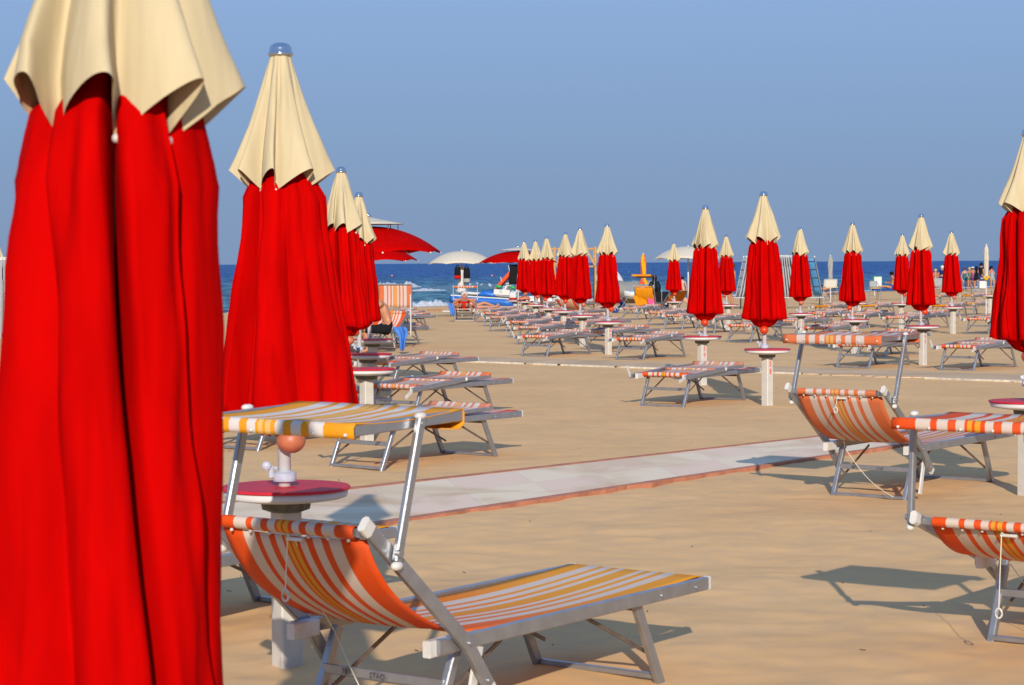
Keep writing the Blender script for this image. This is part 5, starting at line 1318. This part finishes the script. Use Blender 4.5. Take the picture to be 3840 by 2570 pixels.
MB().sheet([[(-0.2+0.36*j/4, 0.1+0.1*i/4, z0+(z1-z0)*i/4) for j in range(5)] for i in range(5)]).build('backrest', M['c_grey'], mc, True, thick=0.02)
mb = MB(); mb.tube([(0.12, 0.2, z1), (0.3, 0, z0-0.05), (0.34, 0, 0)], 0.015, 6); mb.tube([(-0.2, 0.1, z1), (-0.25, 0, 0)], 0.015, 6); mb.tube([(-0.2, 0, z0), (0.3, 0, z0)], 0.015, 6); mb.build('frame', M['metal'], mc)
sg, b = bgroot('notice_board', 3292, 128, 'white notice board with a pale green border by the water', 'sign')
z0 = zpx(3292, 1079, 128)-b.z; z1 = zpx(3292, 1038, 128)-b.z; hw = 14.5*128/F
MB().box((0, 0.03, (z0+z1)/2), (hw*2, 0.04, z1-z0)).build('frame', M['signgreen'], sg)
MB().box((0, -0.002, (z0+z1)/2), (hw*2*0.84, 0.03, (z1-z0)*0.88)).build('panel', M['signwhite'], sg)
for x_ in (-hw*0.8, hw*0.8): MB().bar((x_, 0.07, -0.1), (x_, 0.07, z1), 0.04, 0.04, up=(0, 1, 0)).build('leg', M['signwhite'], sg)
cy, b = bgroot('crate', 3281, 112, 'yellow plastic crate below the notice board', 'crate')
z0 = zpx(3281, 1091, 112)-b.z
MB().box((0, 0, z0+0.07), (0.42, 0.3, 0.12), 0.15).build('tub', M['yellow_plastic'], cy); MB().box((0, 0, z0+0.145), (0.46, 0.34, 0.025), 0.3).build('lid', M['yellow_plastic'], cy)
cy.location.z = b.z
wbx, b = bgroot('white_chair', 3682, 120, 'white box chair with a navy back in front of the group of people', 'chair')
z0 = zpx(3682, 1082, 120)-b.z; z1 = zpx(3682, 1054, 120)-b.z
MB().box((0, 0, (z0+z1)/2), (0.36, 0.4, z1-z0), 0.05).build('base', M['signwhite'], wbx); MB().box((0, -0.05, z1+0.14), (0.30, 0.06, 0.26), 0.1).build('backrest', M['c_navy'], wbx)
mb = MB(); mb.box((0, -0.085, z1+0.17), (0.22, 0.006, 0.02)); mb.box((0, -0.085, z1+0.12), (0.18, 0.006, 0.02)); mb.build('white_stripe', M['signwhite'], wbx)
for (px, py, Y, lb) in ((3522, 1058, 105, 'pale mesh lounge chair in front of the white-haired man'), (3662, 1072, 98, 'grey empty lounger right of the parasol by the group')):
    c2, b = bgroot('mesh_lounger', px, Y, lb, 'lounge chair', rz=0.3); z0 = zpx(px, py+18, Y)-b.z
    mb = MB(); mb.sheet([[(-0.24+0.5*j/4, -0.02+0.1*i/4, z0+0.42*i/4*(1 if py < 1065 else 0.15)) for j in range(5)] for i in range(5)]); mb.build('backrest', M['c_grey'], c2, True, thick=0.02)
    MB().box((0.45, 0.1, z0), (1.1, 0.5, 0.03)).build('seat', M['c_grey'], c2)
    for x_ in (-0.1, 0.95):
        for y_ in (-0.1, 0.3): MB().tube([(x_, y_, z0), (x_, y_, -0.05)], 0.016, 8).build('leg', M['metal'], c2)

# buoys
for (px, py, Y, lb) in ((1470, 1036, 330, 'orange buoy floating left, beyond the upright striped sunshade'), (1845, 1036, 330, 'pale orange buoy floating left of the slide')):
    d = cam_rot @ Vector(((px-CX)/F, (CY-py)/F, -1)); k = (CAMH-SEA_Z)/-d.z
    q = d*k; o = MB().ball((0, 0, 0.06), 0.15*k/330, 14).tube([(0, 0, 0.1), (0, 0, 0.24)], 0.03, 8).build('buoy', M['buoy'], None, True)
    o.location = (q.x, q.y, SEA_Z); tag(o, lb, 'buoy', 'buoys on the sea')

# numbers on posts
for o, txt in NUMS: numeral(o, txt)

# small debris on the sand
mb = MB(); rg = random.Random(3)
for k in range(60):
    y = 7.5+rg.random()**1.6*24; x = rg.uniform(-0.16, 0.25)*y
    z = base_ground(x, y)+relief(x, y)+0.004; a = rg.uniform(0, PI); l_ = rg.uniform(0.004, 0.014)
    mb.tube([(x-l_*math.cos(a), y-l_*math.sin(a), z), (x+l_*math.cos(a), y+l_*math.sin(a), z+0.003)], 0.0018, 5)
tag(mb.build('beach_debris', M['hair_brown']), 'scattered tiny twigs and shell bits on the sand', 'debris', kind='stuff')
build_ground()
